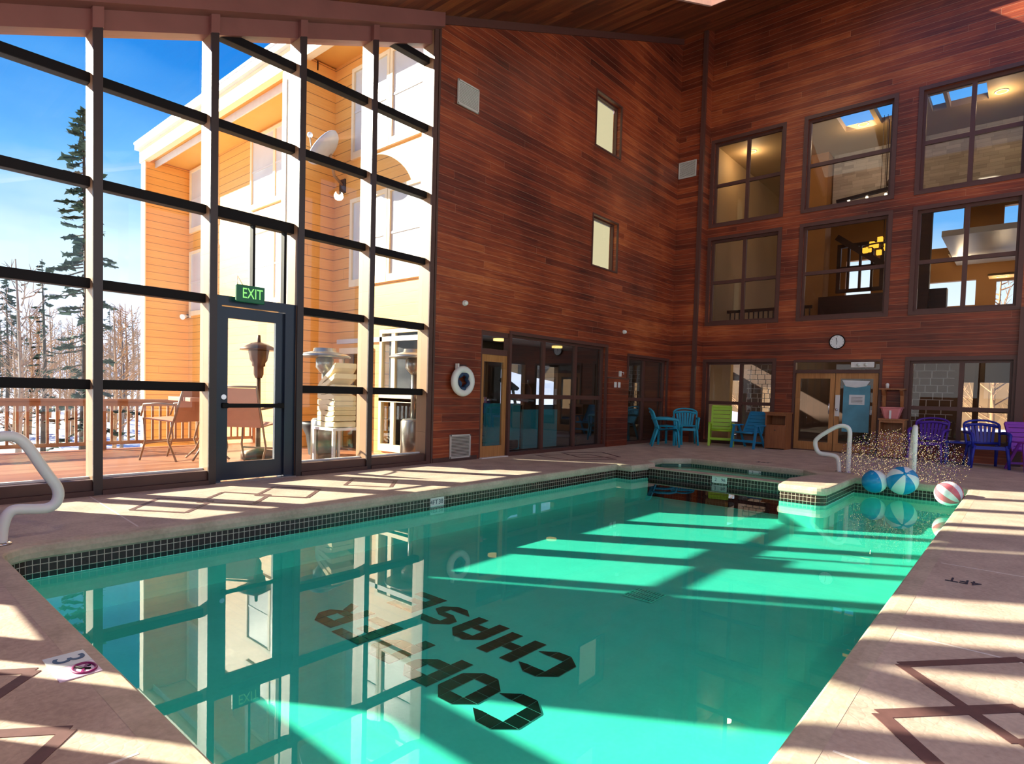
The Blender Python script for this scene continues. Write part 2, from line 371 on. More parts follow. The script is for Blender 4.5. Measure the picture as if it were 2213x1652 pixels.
outline(fl, [(3.10, .38), (3.56, -.02), (3.12, -.42), (2.66, -.02)], .05, .0021, M_inlay)
outline(fl, [(2.55, .37), (2.98, -.02), (2.52, -.45), (2.08, -.02)], .06, .0026, M_inlay)
outline(fl, [(.55, 2.92), (.30, 3.12), (.05, 2.92), (.30, 2.66)], .05, .0021, M_inlay)
outline(fl, [(.53, 2.34), (.27, 2.56), (.02, 2.34), (.27, 2.05)], .05, .0021, M_inlay)
fl.build('floor', M_deck, kind='structure')

pl = empty('swimming_pool', (0, 0, 0), label='large rectangular swimming pool of green water with black lettering on its bottom', category='swimming pool')
mb = MB(); fill(mb, offset(pool, 0.0), [], POOLZ, M_plaster); ringwall(mb, pool, POOLZ, -0.24, M_plaster); mb.build('basin', M_plaster, pl)
mb = MB(); ringwall(mb, offset(pool, 0.004), -0.24, -0.10, M_tile); mb.build('tile_band', M_tile, pl)
# coping: rounded lip swept round the pool outline
def coping(poly, prof, name, mat, parent, skip=None):
    mb = MB(); rings = [offset(poly, d) for d, z in prof]; n = len(poly)
    for k in range(len(prof)-1):
        for i in range(n):
            j = (i+1) % n
            if skip and skip(i): continue
            A, B = rings[k], rings[k+1]; za, zb = prof[k][1], prof[k+1][1]
            f = mb.face([(*A[i], za), (*A[j], za), (*B[j], zb), (*B[i], zb)]); f.smooth = True
    return mb.build(name, mat, parent)
prof = [(0.0, -0.105), (-0.012, -0.09), (-0.018, -0.05), (-0.012, -0.014), (0.0, -0.003), (0.04, 0.0012), (COPW+.004, 0.0008)]
spill = lambda i: pool[i] == (9.2, 2.62)
coping(BOTH, prof, 'coping', M_cope, pl)
def surface(poly, z, mat, parent, name='water_surface'):
    mb = MB(); fill(mb, poly, [], z); o = mb.build(name, mat, parent)
    if o.data.polygons[0].normal.z < 0: o.data.flip_normals()
    return o
surface(pool, WATZ, M_water, pl)
# spa corner with its low spillway wall
sp = empty('hot_tub', (0, 0, 0), label='small raised-wall spa set into the far left corner of the pool', category='hot tub')
mb = MB(); mb.box(9.2, 9.38, 2.60, 4.87, POOLZ, -.085, M_tile, bev=.006); mb.build('spillway_wall', None, sp)
mb = MB(); mb.box(9.17, 9.40, 2.60, 4.87, -.085, -.065, M_cope, bev=.008); mb.build('spillway_cap', None, sp)
mb = MB(); fill(mb, spa, [], -.50, M_plaster); ringwall(mb, spa, -.50, -.20, M_plaster); mb.build('basin', M_plaster, sp)
mb = MB(); ringwall(mb, offset(spa, .003), -.20, -.09, M_tileg); mb.build('tile_band', M_tileg, sp)
surface(spa, -.135, M_water2, sp)
# lettering
LET = {
 'C': [('q', 0, 1, 1, 2), ('q', 0, 2, 1, 3), ('p', (0, 1), (1, 1), (1, 0)), ('p', (0, 3), (1, 3), (1, 4)), ('q', 1, 0, 2, 1), ('q', 1, 3, 2, 4), ('p', (2, 0), (3, 0.9), (2.4, 1), (2, 1)), ('p', (2, 4), (2, 3), (2.4, 3), (3, 3.1))],
 'O': [('q', 0, 1, 1, 2), ('q', 0, 2, 1, 3), ('p', (0, 1), (1, 1), (1, 0)), ('p', (0, 3), (1, 3), (1, 4)), ('q', 1, 0, 2, 1), ('q', 1, 3, 2, 4), ('q', 2, 1, 3, 2), ('q', 2, 2, 3, 3), ('p', (2, 0), (3, 1), (2, 1)), ('p', (2, 4), (2, 3), (3, 3))],
 'P': [('q', 0, 0, 1, 1), ('q', 0, 1, 1, 2), ('q', 0, 2, 1, 3), ('q', 0, 3, 1, 4), ('q', 1, 3, 2, 4), ('p', (2, 4), (2, 3), (3, 3)), ('q', 2, 2, 3, 3), ('p', (2, 2), (3, 2), (2, 1)), ('q', 1, 1, 2, 2)],
 'E': [('q', 0, 0, 1, 1), ('q', 0, 1, 1, 2), ('q', 0, 2, 1, 3), ('q', 0, 3, 1, 4), ('q', 1, 0, 2, 0.9), ('q', 2, 0, 3, 0.9), ('q', 1, 3.1, 2, 4), ('q', 2, 3.1, 3, 4), ('q', 1, 1.55, 2.3, 2.4)],
 'R': [('q', 0, 0, 1, 1), ('q', 0, 1, 1, 2), ('q', 0, 2, 1, 3), ('q', 0, 3, 1, 4), ('q', 1, 3, 2, 4), ('p', (2, 4), (2, 3), (3, 3)), ('q', 2, 2, 3, 3), ('q', 1, 1.3, 2, 2), ('p', (2, 2), (3, 2), (2, 1.3)), ('p', (1.4, 1.3), (2.3, 1.3), (3, 0), (2.1, 0))],
 'H': [('q', 0, i, 1, i+1) for i in range(4)] + [('q', 2, i, 3, i+1) for i in range(4)] + [('q', 1, 1.5, 2, 2.5)],
 'A': [('q', 0, 0, 1, 1), ('q', 0, 1, 1, 2), ('q', 0, 2, 1, 3), ('p', (0, 3), (1, 3), (1, 4)), ('q', 1, 3, 2, 4), ('p', (2, 4), (2, 3), (3, 3)), ('q', 2, 0, 3, 1), ('q', 2, 1, 3, 2), ('q', 2, 2, 3, 3), ('q', 1, 1.2, 2, 2)],
 'S': [('p', (2.2, 4), (2.2, 3.1), (3, 3.1)), ('q', 1, 3.1, 2.2, 4), ('p', (0, 3.1), (1, 3.1), (1, 4)), ('q', 0, 2.3, 1, 3.1), ('p', (0, 2.3), (2, 2.3), (2, 1.6), (1, 1.6)), ('p', (2, 2.3), (3, 1.6), (2, 1.6)), ('q', 2, .9, 3, 1.6), ('p', (2, .9), (3, .9), (2, 0)), ('q', 1, 0, 2, .9), ('p', (1, 0), (1, .9), (0, .9))]}
def letter(ch, xb, yb, w, h):
    mb = MB(); g = 0.035
    def T(u, v, z): return (xb - v/4*h, yb + u/3*w, z)       # base of letter at +X, reading towards +Y
    for t in LET[ch]:
        P = [(t[1], t[2]), (t[3], t[2]), (t[3], t[4]), (t[1], t[4])] if t[0] == 'q' else list(t[1:])
        c = (sum(p[0] for p in P)/len(P), sum(p[1] for p in P)/len(P))
        Q = [(c[0]+(p[0]-c[0])*(1-g*2.1), c[1]+(p[1]-c[1])*(1-g*2.1)) for p in P]
        mb.prism(P, POOLZ+.001, POOLZ+.003, M_grout, T=T)
        mb.prism(Q, POOLZ+.003, POOLZ+.006, M_letter, T=T)
    mb.build('letter', None, pl, label='black tile letter '+ch)
k_ = (CAMZ-POOLZ)/1.65
for i, ch in enumerate('COPPER'):
    yb = [1.82, 2.13, 2.46, 2.83, 3.19, 3.55][i]
    letter(ch, (2.505+.03*i)*k_, yb*k_, .305*k_, .375*k_)
for i, ch in enumerate('CHASE'):
    yb = [2.0, 2.32, 2.67, 3.02, 3.38][i]
    letter(ch, (3.07+.035*i)*k_, yb*k_, .30*k_, .36*k_)
dr = [atz(x, y, POOLZ) for x, y in ((1350, 1290), (1405, 1307), (1437, 1287), (1380, 1272))]
dc = sum(dr, Vector())/4; mb = MB(); hs = .13
M_drain = plain('pale_green_drain', (0.45, 0.9, 0.75), 0.4)
mb.box(dc.x-hs, dc.x+hs, dc.y-hs, dc.y+hs, POOLZ+.002, POOLZ+.006, plain('drain_cavity', (0.10, 0.34, 0.28), 0.5))
for i in range(11):
    y = dc.y-hs+2*hs*i/10; mb.box(dc.x-hs, dc.x+hs, y-.004, y+.004, POOLZ+.006, POOLZ+.012, M_drain)
for i in (-1, -.33, .33, 1): mb.box(dc.x+i*hs-.005, dc.x+i*hs+.005, dc.y-hs, dc.y+hs, POOLZ+.006, POOLZ+.013, M_drain)
mb.build('drain_grate', None, pl, label='square pale green drain grate')
# depth marker tiles
M_mark = plain('marker_tile_white', (0.75, 0.80, 0.72), 0.3, noise=.04); M_ink = plain('marker_ink', (0.02, 0.04, 0.07), 0.5)
def marker(c, xa, txts, w, h, sz, parent, up=(0, 0, 1), label=None, gap=.5):
    c = Vector(c); xa = Vector(xa).normalized(); up = Vector(up).normalized(); nn = xa.cross(up)
    mb = MB(); mb.obox(c, xa, up, nn, w/2, h/2, .004, M_mark); mo = mb.build('depth_marker', None, parent)
    if label: mo['label'] = label
    n = len(txts)
    for i, t in enumerate(txts):
        p = c + xa*((i-(n-1)/2)*w*gap) + nn*.0045
        text_part(t, sz, 'lettering', M_ink, frameM(p, xa, up), mo, extrude=.001)
    return mo
marker((4.72, PY1-.0, -.155), (1, 0, 0), ['4FT', '38'], .21, .105, .075, pl, label='white depth tile with 4FT and 38')
marker((9.195, 3.62, -.135), (0, -1, 0), ['2', '96'], .24, .10, .07, sp, label='white depth tile reading 2 and 96')
marker((10.648, 3.55, -.14), (0, -1, 0), ['3', '36'], .26, .09, .07, sp, label='white depth tile reading 3 and 36')
# ------------------------------------------------------------------ building shell
FILL_E = 85
M_glass_gym = glassy('gym_window_glass', (0.85, 0.88, 0.88), 1.5, refl=3.0)
def gtop(x): return 4.55 + 0.415*(x-1.75)
POSTS = [0.745, 1.80, 2.91, 3.98, 5.06, 6.16]
wl = struct('wall_left')
for x in POSTS:
    mb = MB(); z1 = gtop(x)+.22
    mb.box(x, x+.075, 7.06, 7.30, 0, z1, M_post)
    mb.box(x-.004, x+.079, 7.035, 7.062, 0, z1, M_trim2 if x > 6 else M_post_in)
    mb.build('post', None, wl)
GZ = [1.06, 2.07, 3.07, 4.08, 5.09, 6.10]
for i in range(5):
    xa, xb = POSTS[i]+.075, POSTS[i+1]
    for j, z in enumerate(GZ):
        if z+.1 > gtop(xa) and z > gtop(xb): continue
        if i == 2 and j == 0: continue
        zt = .13 if (i == 2 and j == 2) else .10
        mb = MB(); mb.box(xa, xb, 7.15, 7.27, z, z+zt, M_black, bev=.008); mb.build('girt', None, wl)
    # glass
    mb = MB(); zb = 2.2 if i == 2 else .15
    mb.hexa([(xa, 7.205, zb), (xb, 7.205, zb), (xb, 7.215, zb), (xa, 7.215, zb), (xa, 7.205, gtop(xa)+.02), (xb, 7.205, gtop(xb)+.02), (xb, 7.215, gtop(xb)+.02), (xa, 7.215, gtop(xa)+.02)], M_glass)
    mb.build('pane', None, wl)
    if i != 2:
        mb = MB(); mb.box(xa, xb, 7.07, 7.30, .0, .155, M_trim2, bev=.006); mb.box(xa, xb, 7.02, 7.07, .0, .05, M_trim2); mb.box(xa, xb, 7.19, 7.23, .155, .175, M_white)
        mb.build('sill', None, wl)
mb = MB()
for xm, w_ in ((3.46, .03), (3.86, .035)): mb.box(xm, xm+w_, 7.17, 7.25, 2.17, 3.07, M_black)
mb.build('mullion', None, wl)
def sloped(mb, xa, xb, y0, y1, lo, hi, m):
    mb.hexa([(xa, y0, lo(xa)), (xb, y0, lo(xb)), (xb, y1, lo(xb)), (xa, y1, lo(xa)), (xa, y0, hi(xa)), (xb, y0, hi(xb)), (xb, y1, hi(xb)), (xa, y1, hi(xa))], m)
mb = MB()
sloped(mb, .7, 6.24, 7.10, 7.30, gtop, lambda x: gtop(x)+.22, M_beam)
for x in POSTS[:-1]: sloped(mb, x-.01, x+.085, 7.03, 7.10, gtop, lambda x: gtop(x)+.2, M_beam)
mb.build('header', None, wl)
mb = MB(); sloped(mb, .7, 6.26, 6.93, 7.30, lambda x: gtop(x)+.2, lambda x: roofz(x)+.02, M_beam); mb.build('fascia_beam', None, wl)
# exit door
dn = struct('door_1', (2.99, 7.1, 0))
def P(parent, mb, name, mat=None, **k):
    o = mb.build(name, mat, parent, **k); o.location = -parent.location; return o
mb = MB(); y0, y1 = 7.08, 7.26
mb.box(2.99, 3.06, y0, y1, 0, 2.17, M_navy); mb.box(3.84, 3.98, y0, y1, 0, 2.17, M_navy); mb.box(3.06, 3.84, y0, y1, 2.06, 2.17, M_navy); mb.box(2.985, 3.98, 7.03, 7.3, -.0, .012, M_chrome)
P(dn, mb, 'door_frame')
mb = MB(); a, b = 3.065, 3.835; y0, y1 = 7.12, 7.165
mb.box(a, a+.085, y0, y1, .02, 2.05, M_navy); mb.box(b-.10, b, y0, y1, .02, 2.05, M_navy); mb.box(a+.085, b-.10, y0, y1, 1.92, 2.05, M_navy); mb.box(a+.085, b-.10, y0, y1, .02, .23, M_navy)
P(dn, mb, 'door_leaf')
mb = MB(); mb.box(a+.085, b-.10, 7.14, 7.146, .23, 1.92, M_glass); P(dn, mb, 'pane')
mb = MB(); mb.box(a+.0, b-.02, 7.055, 7.08, .875, .925, M_black, bev=.006)
for x in (a+.02, b-.06): mb.box(x, x+.05, 7.06, 7.12, .87, .93, M_black)
P(dn, mb, 'push_bar')
mb = MB(); mb.tube([(a+.03, 7.09, 1.0), (a+.03, 7.12, 1.0)], .03, 14, M_chrome); P(dn, mb, 'lock_cylinder')
# exit sign hung over the door
M_green = plain('exit_sign_green', (0.004, 0.14, 0.06), 0.4); M_exl = emit('exit_letters_glow', (0.35, 1.0, 0.25), .75)
es = empty('exit_sign', (3.35, 7.0, 2.21), label='green EXIT sign with pale green letters above the glass door', category='exit sign')
mb = MB(); mb.box(-.17, .17, -.02, .02, -.10, .10, M_green, bev=.01); mb.build('sign_body', None, es)
text_part('EXIT', .155, 'lettering', M_exl, frameM((.02, -.021, 0), (1, 0, 0), (0, 0, 1)) @ Matrix.Diagonal((.78, 1.1, 1, 1)), es)
mb = MB(); mb.tube([(-.15, 0, .10), (-.14, .02, .2), (-.09, .0, .10)], .004, 6, M_chrome); mb.build('hanger', None, es)
mb = MB(); mb.box(-.04, .04, .02, .14, -.03, .0, M_navy); mb.build('bracket', None, es)

# walls made of boards, with openings
def wall_cells(mb, us, holes, z0, top, y, thick, axis, m):
    """us: (u0,u1); holes: (ua,ub,za,zb); top: function of u"""
    cuts = sorted({us[0], us[1]} | {v for h in holes for v in h[:2] if us[0] < v < us[1]})
    for a, b in zip(cuts, cuts[1:]):
        hs = sorted([(h[2], h[3]) for h in holes if h[0] < (a+b)/2 < h[1]])
        z = z0; segs = []
        for za, zb in hs:
            if za > z: segs.append((z, za))
            z = zb
        segs.append((z, None))
        for s0, s1 in segs:
            ta, tb = (s1, s1) if s1 is not None else (top(a), top(b))
            if axis == 'x': mb.hexa([(a, y, s0), (b, y, s0), (b, y+thick, s0), (a, y+thick, s0), (a, y, ta), (b, y, tb), (b, y+thick, tb), (a, y+thick, ta)], m)
            else: mb.hexa([(y, a, s0), (y+thick, a, s0), (y+thick, b, s0), (y, b, s0), (y, a, ta), (y+thick, a, ta), (y+thick, b, tb), (y, b, tb)], m)
Wh = [(10.58, 11.57, 6.30, 7.41), (10.58, 11.57, 3.84, 4.89), (7.34, 11.27, -.01, 2.18), (12.22, 14.18, -.01, 2.05)]
mb = MB(); wall_cells(mb, (6.285, XJ), Wh, 0, lambda x: roofz(x)+.05, YG, .2, 'x', M_wood)
mb.box(6.25, 6.285, 7.03, 7.3, 0, 6.85, M_trim2)
mb.build('wall_far', None, kind='structure')
WR = [(4.67, 6.32), (2.45, 4.14), (.30, 1.955)]
Rh = [(a, b, z0, z1) for a, b in WR for z0, z1 in ((5.49, 7.53), (3.03, 5.11))] + [(4.67, 6.32, -.01, 2.04), (2.45, 4.19, -.01, 2.04), (.28, 1.955, -.01, 2.03)]
mb = MB(); wall_cells(mb, (-5, YJ), Rh, 0, lambda y: roofz(XR)+.1, XR, .22, 'y', M_wood)
mb.box(XJ, XR+.2, YJ, YG+.2, 0, roofz(XR), M_wood)
mb.box(XJ-.03, XJ+.06, YJ-.03, YJ+.0, 0, roofz(XJ), M_trim); mb.box(XJ-.03, XJ, YJ, YJ+.06, 0, roofz(XJ), M_trim)
mb.build('wall_right', None, kind='structure')
mb = MB(); mb.box(XR-.10, XR, .10, .235, 0, 3.0, M_trim); mb.build('trim_1', None, kind='structure')
mb = MB(); sloped(mb, 6.29, XJ, YG-.03, YG, lambda x: roofz(x)-.13, lambda x: roofz(x), M_trim); mb.build('trim_2', None, kind='structure')
mb = MB(); mb.box(6.3, 7.28, YG-.015, YG, 0, .07, M_trim2); mb.build('baseboard_far', None, kind='structure')
mb = MB(); mb.box(11.32, 12.18, YG-.06, YG, 0, 1.52, M_wood, bev=.005); mb.box(11.30, 12.20, YG-.07, YG, 1.50, 1.53, M_trim); mb.build('wall_pier', None, kind='structure')
# windows of the far right wall
wn = [0]
def frame_ring(mb, u0, u1, z0, z1, w, y0, y1, axis, m):
    def B(ua, ub, za, zb):
        if axis == 'x': mb.box(ua, ub, y0, y1, za, zb, m)
        else: mb.box(y0, y1, ua, ub, za, zb, m)
    B(u0, u0+w, z0, z1); B(u1-w, u1, z0, z1); B(u0+w, u1-w, z1-w, z1); B(u0+w, u1-w, z0, z0+w)
def window(u0, u1, z0, z1, axis, y, vs=(), hs=(), fw_=.06, trim=.07, depth=.16, glass=None, bars=None, sashes=True):
    wn[0] += 1
    W_ = struct('window_%d' % wn[0])
    s = 1
    mb = MB()
    frame_ring(mb, u0-trim, u1+trim, z0-(trim if z0 > .2 else 0), z1+trim, trim+.01, y-.02, y+.02, axis, M_trim)
    frame_ring(mb, u0, u1, z0, z1, fw_, y+depth-.07, y+depth, axis, M_trim)
    mb.build('window_frame', None, W_)
    mb = MB()
    def B(ua, ub, za, zb, a=0, b=0):
        if axis == 'x': mb.box(ua, ub, y+depth-.07-a, y+depth, za, zb, M_trim)
        else: mb.box(y+depth-.07-a, y+depth, ua, ub, za, zb, M_trim)
    for v in vs: B(v-.04, v+.04, z0+fw_, z1-fw_)
    for h in hs: B(u0+fw_, u1-fw_, h-.04, h+.04, a=-.005)
    if vs or hs: mb.build('mullion', None, W_)
    mb = MB(); g = y+depth-.03
    if axis == 'x': mb.box(u0+.01, u1-.01, g, g+.006, z0+.01, z1-.01, glass or M_glass_in)
    else: mb.box(g, g+.006, u0+.01, u1-.01, z0+.01, z1-.01, glass or M_glass_in)
    mb.build('pane', None, W_)
    return W_
for (a, b) in WR:
    window(a, b, 5.49, 7.53, 'y', XR, vs=((a+b)/2,) if a != 2.45 else (), hs=(6.48 if a != 2.45 else 6.5,))
    window(a, b, 3.03, 5.11, 'y', XR, vs=((a+b)/2,) if a != 2.45 else (), hs=(4.05,))
window(4.67, 6.32, .0, 2.04, 'y', XR, vs=(5.45,), hs=(1.02,))
window(.28, 1.955, .36, 2.03, 'y', XR, vs=(1.08,), hs=(1.05,))
mb = MB(); mb.box(XR, XR+.2, .28, 1.955, 0, .34, M_wood); mb.build('wall_apron', None, kind='structure')
# windows on the long wall
M_blind = emit('glowing_cream_blind', (0.78, 0.70, 0.42), .78)  # slats emit, standing in for light from behind
for z0, z1 in ((6.30, 7.41), (3.84, 4.89)):
    W_ = window(10.58, 11.57, z0, z1, 'x', YG, fw_=.03, trim=.02, depth=.17)
    mb = MB()
    for i in range(40):
        zz = z0+.02+(z1-z0-.05)*i/40; mb.box(10.62, 11.53, 7.23, 7.235, zz, zz+(z1-z0)/40*.93, M_blind)
    mb.box(10.62, 11.53, 7.228, 7.24, z1-.05, z1-.02, M_white)
    mb.build('window_blind', None, W_, label='cream slatted blind')
window(8.10, 11.27, .0, 2.18, 'x', YG, vs=(9.16, 10.23), hs=(1.07,), fw_=.06, trim=.05, depth=.14, glass=M_glass_gym)
window(12.22, 14.18, .0, 2.05, 'x', YG, vs=(13.12,), hs=(1.05,), fw_=.06, trim=.05, depth=.14, glass=M_glass_gym)
# doors
def timber_door(name, u0, u1, z1, axis, y, mat, st=.09, brail=.2, handle=True, glassm=None, trim=True):
    D = struct(name); mb = MB()
    def B(ua, ub, za, zb, ya=0.03, yb=.08, m=mat):
        if axis == 'x': mb.box(ua, ub, y+ya, y+yb, za, zb, m)
        else: mb.box(y+ya, y+yb, ua, ub, za, zb, m)
    B(u0, u0+st, .01, z1); B(u1-st, u1, .01, z1); B(u0+st, u1-st, z1-.12, z1); B(u0+st, u1-st, .01, brail)
    mb.build('door_leaf', None, D)
    mb = MB(); B(u0+st, u1-st, brail, z1-.12, .05, .056, glassm or M_glass_in); mb.build('pane', None, D)
    return D
D2 = timber_door('door_2', 7.36, 8.04, 1.78, 'x', YG, M_oak, glassm=M_glass_gym)
mb = MB(); mb.box(7.36, 8.1, YG+.02, YG+.1, 1.78, 1.88, M_trim); mb.box(7.36, 8.1, YG+.02, YG+.1, 2.10, 2.18, M_trim); mb.box(8.04, 8.10, YG-.0, YG+.12, 0, 2.18, M_trim); mb.box(7.34, 7.37, YG, YG+.12, 0, 2.18, M_trim); mb.box(7.36, 8.04, 6.99, 7.1, 0, .012, M_white)
mb.build('door_frame', None, D2)
mb = MB(); mb.box(7.44, 7.5, YG+.0, YG+.03, .95, 1.05, M_chrome); mb.tube([(7.47, YG-.04, 1.0), (7.56, YG-.04, 1.0)], .01, 8, M_chrome); mb.build('door_handle', None, D2)
D3 = timber_door('door_3', 3.34, 4.15, 1.76, 'y', XR, M_oak)
D4 = timber_door('door_4', 2.50, 3.32, 1.76, 'y', XR, M_oak)
mb = MB(); mb.tube([(XR-.03, 3.42, .85), (XR-.05, 3.42, .9), (XR-.05, 3.42, 1.05), (XR-.03, 3.42, 1.1)], .012, 8, M_chrome); mb.build('door_handle', None, D3)
mb = MB(); mb.box(XR+.0, XR+.03, 3.22, 3.31, .80, 1.28, M_white, bev=.01); mb.sphere((XR-.03, 3.265, .95), .03, M_chrome); mb.build('door_lock', None, D4, label='white keypad lock')
mb = MB()
frame_ring(mb, 2.43, 4.21, -.03, 2.06, .05, XR-.02, XR+.1, 'y', M_trim)
mb.box(XR, XR+.1, 2.48, 4.16, 1.76, 1.84, M_trim); mb.box(XR+.04, XR+.05, 2.48, 4.16, 1.84, 2.0, M_glass_in)
mb.build('door_frame', None, D4)
# ceiling (rises to the right) with two skylight wells, raised roof behind the camera
SKY = [(8.6, 12.2, 3.6, 5.38), (9.2, 13.65, -1.2, 3.06), (1.5, 5.5, -2.6, -0.4)]
mb = MB()
xs = sorted({.75, 15.1} | {v for s_ in SKY for v in s_[:2]})
for a, b in zip(xs, xs[1:]):
    hs = sorted([(s_[2], s_[3]) for s_ in SKY if s_[0] < (a+b)/2 < s_[1]]); y = -5.0; segs = []
    for h0, h1 in hs:
        if h0 > y: segs.append((y, h0))
        y = max(y, h1)
    segs.append((y, 7.3))
    for s0, s1 in segs:
        mb.hexa([(a, s0, roofz(a)), (b, s0, roofz(b)), (b, s1, roofz(b)), (a, s1, roofz(a)), (a, s0, roofz(a)+.1), (b, s0, roofz(b)+.1), (b, s1, roofz(b)+.1), (a, s1, roofz(a)+.1)], M_ceil)
mb.box(-.5, .75, -5.2, 7.3, 4.9, 5.0, M_ceil); mb.box(.65, .75, -5, 7.3, roofz(.75)-.02, 4.9, M_ceil)
mb.build('ceiling', None, kind='structure')
M_well = plain('pink_skylight_lining', (0.80, 0.50, 0.42), 0.6)
M_frost = glassy('skylight_glass', (0.9, 0.9, 0.9), 1.4)
M_opal, ntx = newmat('opal_skylight_dome')
_t = N(ntx, 'ShaderNodeBsdfTranslucent'); _t.inputs[0].default_value = (.75, .72, .66, 1); _o = N(ntx, 'ShaderNodeOutputMaterial'); ntx.links.new(_t.outputs[0], _o.inputs[0])
for n_, (a, b, c, d) in enumerate(SKY):
    S_ = struct('skylight_%d' % (n_+1)); mb = MB(); hh = .55 if n_ == 0 else .08
    for (xa, xb, ya, yb) in ((a-.04, a+.012, c, d), (b-.012, b+.04, c, d), (a-.04, b+.04, c-.04, c+.012), (a-.04, b+.04, d-.012, d+.04)):
        mb.hexa([(xa, ya, roofz(xa)-.01), (xb, ya, roofz(xb)-.01), (xb, yb, roofz(xb)-.01), (xa, yb, roofz(xa)-.01), (xa, ya, roofz(xa)+hh), (xb, ya, roofz(xb)+hh), (xb, yb, roofz(xb)+hh), (xa, yb, roofz(xa)+hh)], M_well)
    mb.build('skylight_lining', None, S_)
    mb = MB(); mb.hexa([(a, c, roofz(a)+hh+.001), (b, c, roofz(b)+hh+.001), (b, d, roofz(b)+hh), (a, d, roofz(a)+hh), (a, c, roofz(a)+hh+.02), (b, c, roofz(b)+hh+.02), (b, d, roofz(b)+hh+.02), (a, d, roofz(a)+hh+.02)], M_opal if n_ == 0 else M_frost)
    mb.build('skylight_glazing', None, S_)
# unseen walls: openings shaped to give sun patches and sky fill
mb = MB()
wall_cells(mb, (-.5, .745), [(-.28, .16, 3.27, 4.1)], 0, lambda x: 4.95, YG, .15, 'x', M_wood)
mb.build('wall_side', None, kind='structure')
mb = MB()
bh = [(4.8, 5.6, .57, .96), (4.8, 6.3, 1.11, 1.54), (4.8, 6.75, 1.71, 2.79), (4.8, 6.03, 2.96, 4.1), (6.47, 7.0, 2.96, 4.1), (4.26, 4.62, .57, 4.1), (3.56, 3.92, .57, 4.1)]
cells = []
ys = sorted({v for h in bh for v in h[:2]})
for a, b in zip(ys, ys[1:]):
    for h in bh:
        if h[0] <= a and b <= h[1]: cells.append((a, b, h[2], h[3]))
cells += [(-4.8+i*2.15, -2.85+i*2.15, 1.4, 4.4) for i in range(4)]
wall_cells(mb, (-5.2, 7.2), cells, 0, lambda x: 4.95, -.45, .12, 'y', M_wood)
mb.build('wall_back', None, kind='structure')
mb = MB()
wall_cells(mb, (-.5, XR), [(-.2+i*2.0, 1.6+i*2.0, .3, 3.8+i*.8) for i in range(7)], 0, lambda x: (4.95 if x < .7 else roofz(x)+.1), -5.2, .2, 'x', M_wood)
mb.build('wall_near', None, kind='structure')
# unseen fill lamps, added to brighten the hall
for i, (x, y, z) in enumerate(((1.6, -2.6, 4.1), (4.5, -3.4, 5.4), (8.0, -3.6, 6.6), (.25, 1.6, 4.2), (11.5, -3.4, 7.6))):
    t = empty('fill_lamp', (x, y, z), label='added round fill lamp hanging out of view on the near side of the hall', category='lamp', group='added fill lamps over the near side')
    mb = MB(); mb.lathe([(.06, .34), (.08, .2), (.32, .0), (.30, 0), (.06, .2)], n=24, m=M_black, cap=False); mb.build('shade', None, t)
    mb = MB(); mb.tube([(0, 0, .3), (0, 0, (4.9 if x < .7 else roofz(x))-z)], .012, 6, M_black); mb.build('cord', None, t)
    mb = MB(); mb.sphere((0, 0, .06), .09, emit('fill_bulb', (1, .85, .65), 1.5)); mb.build('bulb', None, t)
    l = bpy.data.lights.new('lamp_light', 'POINT'); l.energy = FILL_E; l.color = (1.0, .80, .62); l.shadow_soft_size = .15
    lo = bpy.data.objects.new('lamp_light', l); COL.objects.link(lo); lo.parent = t; lo.location = (0, 0, -.06)
# ------------------------------------------------------------------ outside: deck, building, snow, trees
M_plank = boards('outdoor_deck_planks', [(0.2, (0.28, 0.10, 0.04)), (0.5, (0.38, 0.15, 0.065)), (0.85, (0.48, 0.21, 0.10))], width=0.14, along='x', across='y', grain=0.6, groove_col=0.5)
M_siding = boards('cream_lap_siding', [(0.2, (0.74, 0.34, 0.07)), (0.5, (0.82, 0.41, 0.10)), (0.85, (0.88, 0.48, 0.14))], width=0.20, across='z', along='xy', grain=0.8, groove=0.06, groove_col=0.35, seg=9, bump=.2, blotch=.1)
M_cream = plain('cream_trim', (0.88, 0.72, 0.46), 0.5, noise=.05)
M_soffit = plain('orange_soffit', (0.80, 0.42, 0.09), 0.6, noise=.08, scale=2)
M_rtrim = plain('roof_edge_grey', (0.62, 0.60, 0.58), 0.5)
M_pane_o = plain('curtained_pane', (0.62, 0.62, 0.60), 0.25, noise=.12, scale=2)
M_pane_d = plain('dark_pane', (0.02, 0.05, 0.09), 0.08, noise=.3, scale=1.5)
M_snow = plain('snow', (0.86, 0.88, 0.93), 0.6, noise=.05, scale=1.2)
od = MB(); od.box(-8, 9.0, 7.31, 12.05, -.12, -.02, M_plank); od.build('outdoor_deck', None, kind='structure')
# railing
rl = empty('deck_railing', (0, 12.0, 0), label='brown wooden railing of thin square balusters round the outdoor deck', category='railing')
M_railw = plain('stained_rail_wood', (0.34, 0.17, 0.09), 0.6, noise=.25)
mb = MB(); mb.box(-4, 5.93, -.06, .06, .80, .84, M_railw); mb.box(-4, 5.93, -.02, .02, .72, .80, M_railw); mb.build('top_rail', None, rl)
mb = MB(); mb.box(-4, 5.93, -.02, .02, .05, .11, M_railw); mb.build('bottom_rail', None, rl)
b0 = MB(); b0.box(-.018, .018, -.018, .018, .10, .73, M_railw); b0 = b0.build('baluster', None, rl); b0.location = (.9, 0, 0)
for i in range(1, 40):
    c = b0.copy(); COL.objects.link(c); c.parent = rl; c.location = (.9+i*.128, 0, 0)
for x in (.4, 3.2, 5.85):
    mb = MB(); mb.box(x-.045, x+.045, -.045, .045, -.02, .82, M_railw); mb.build('post', None, rl)
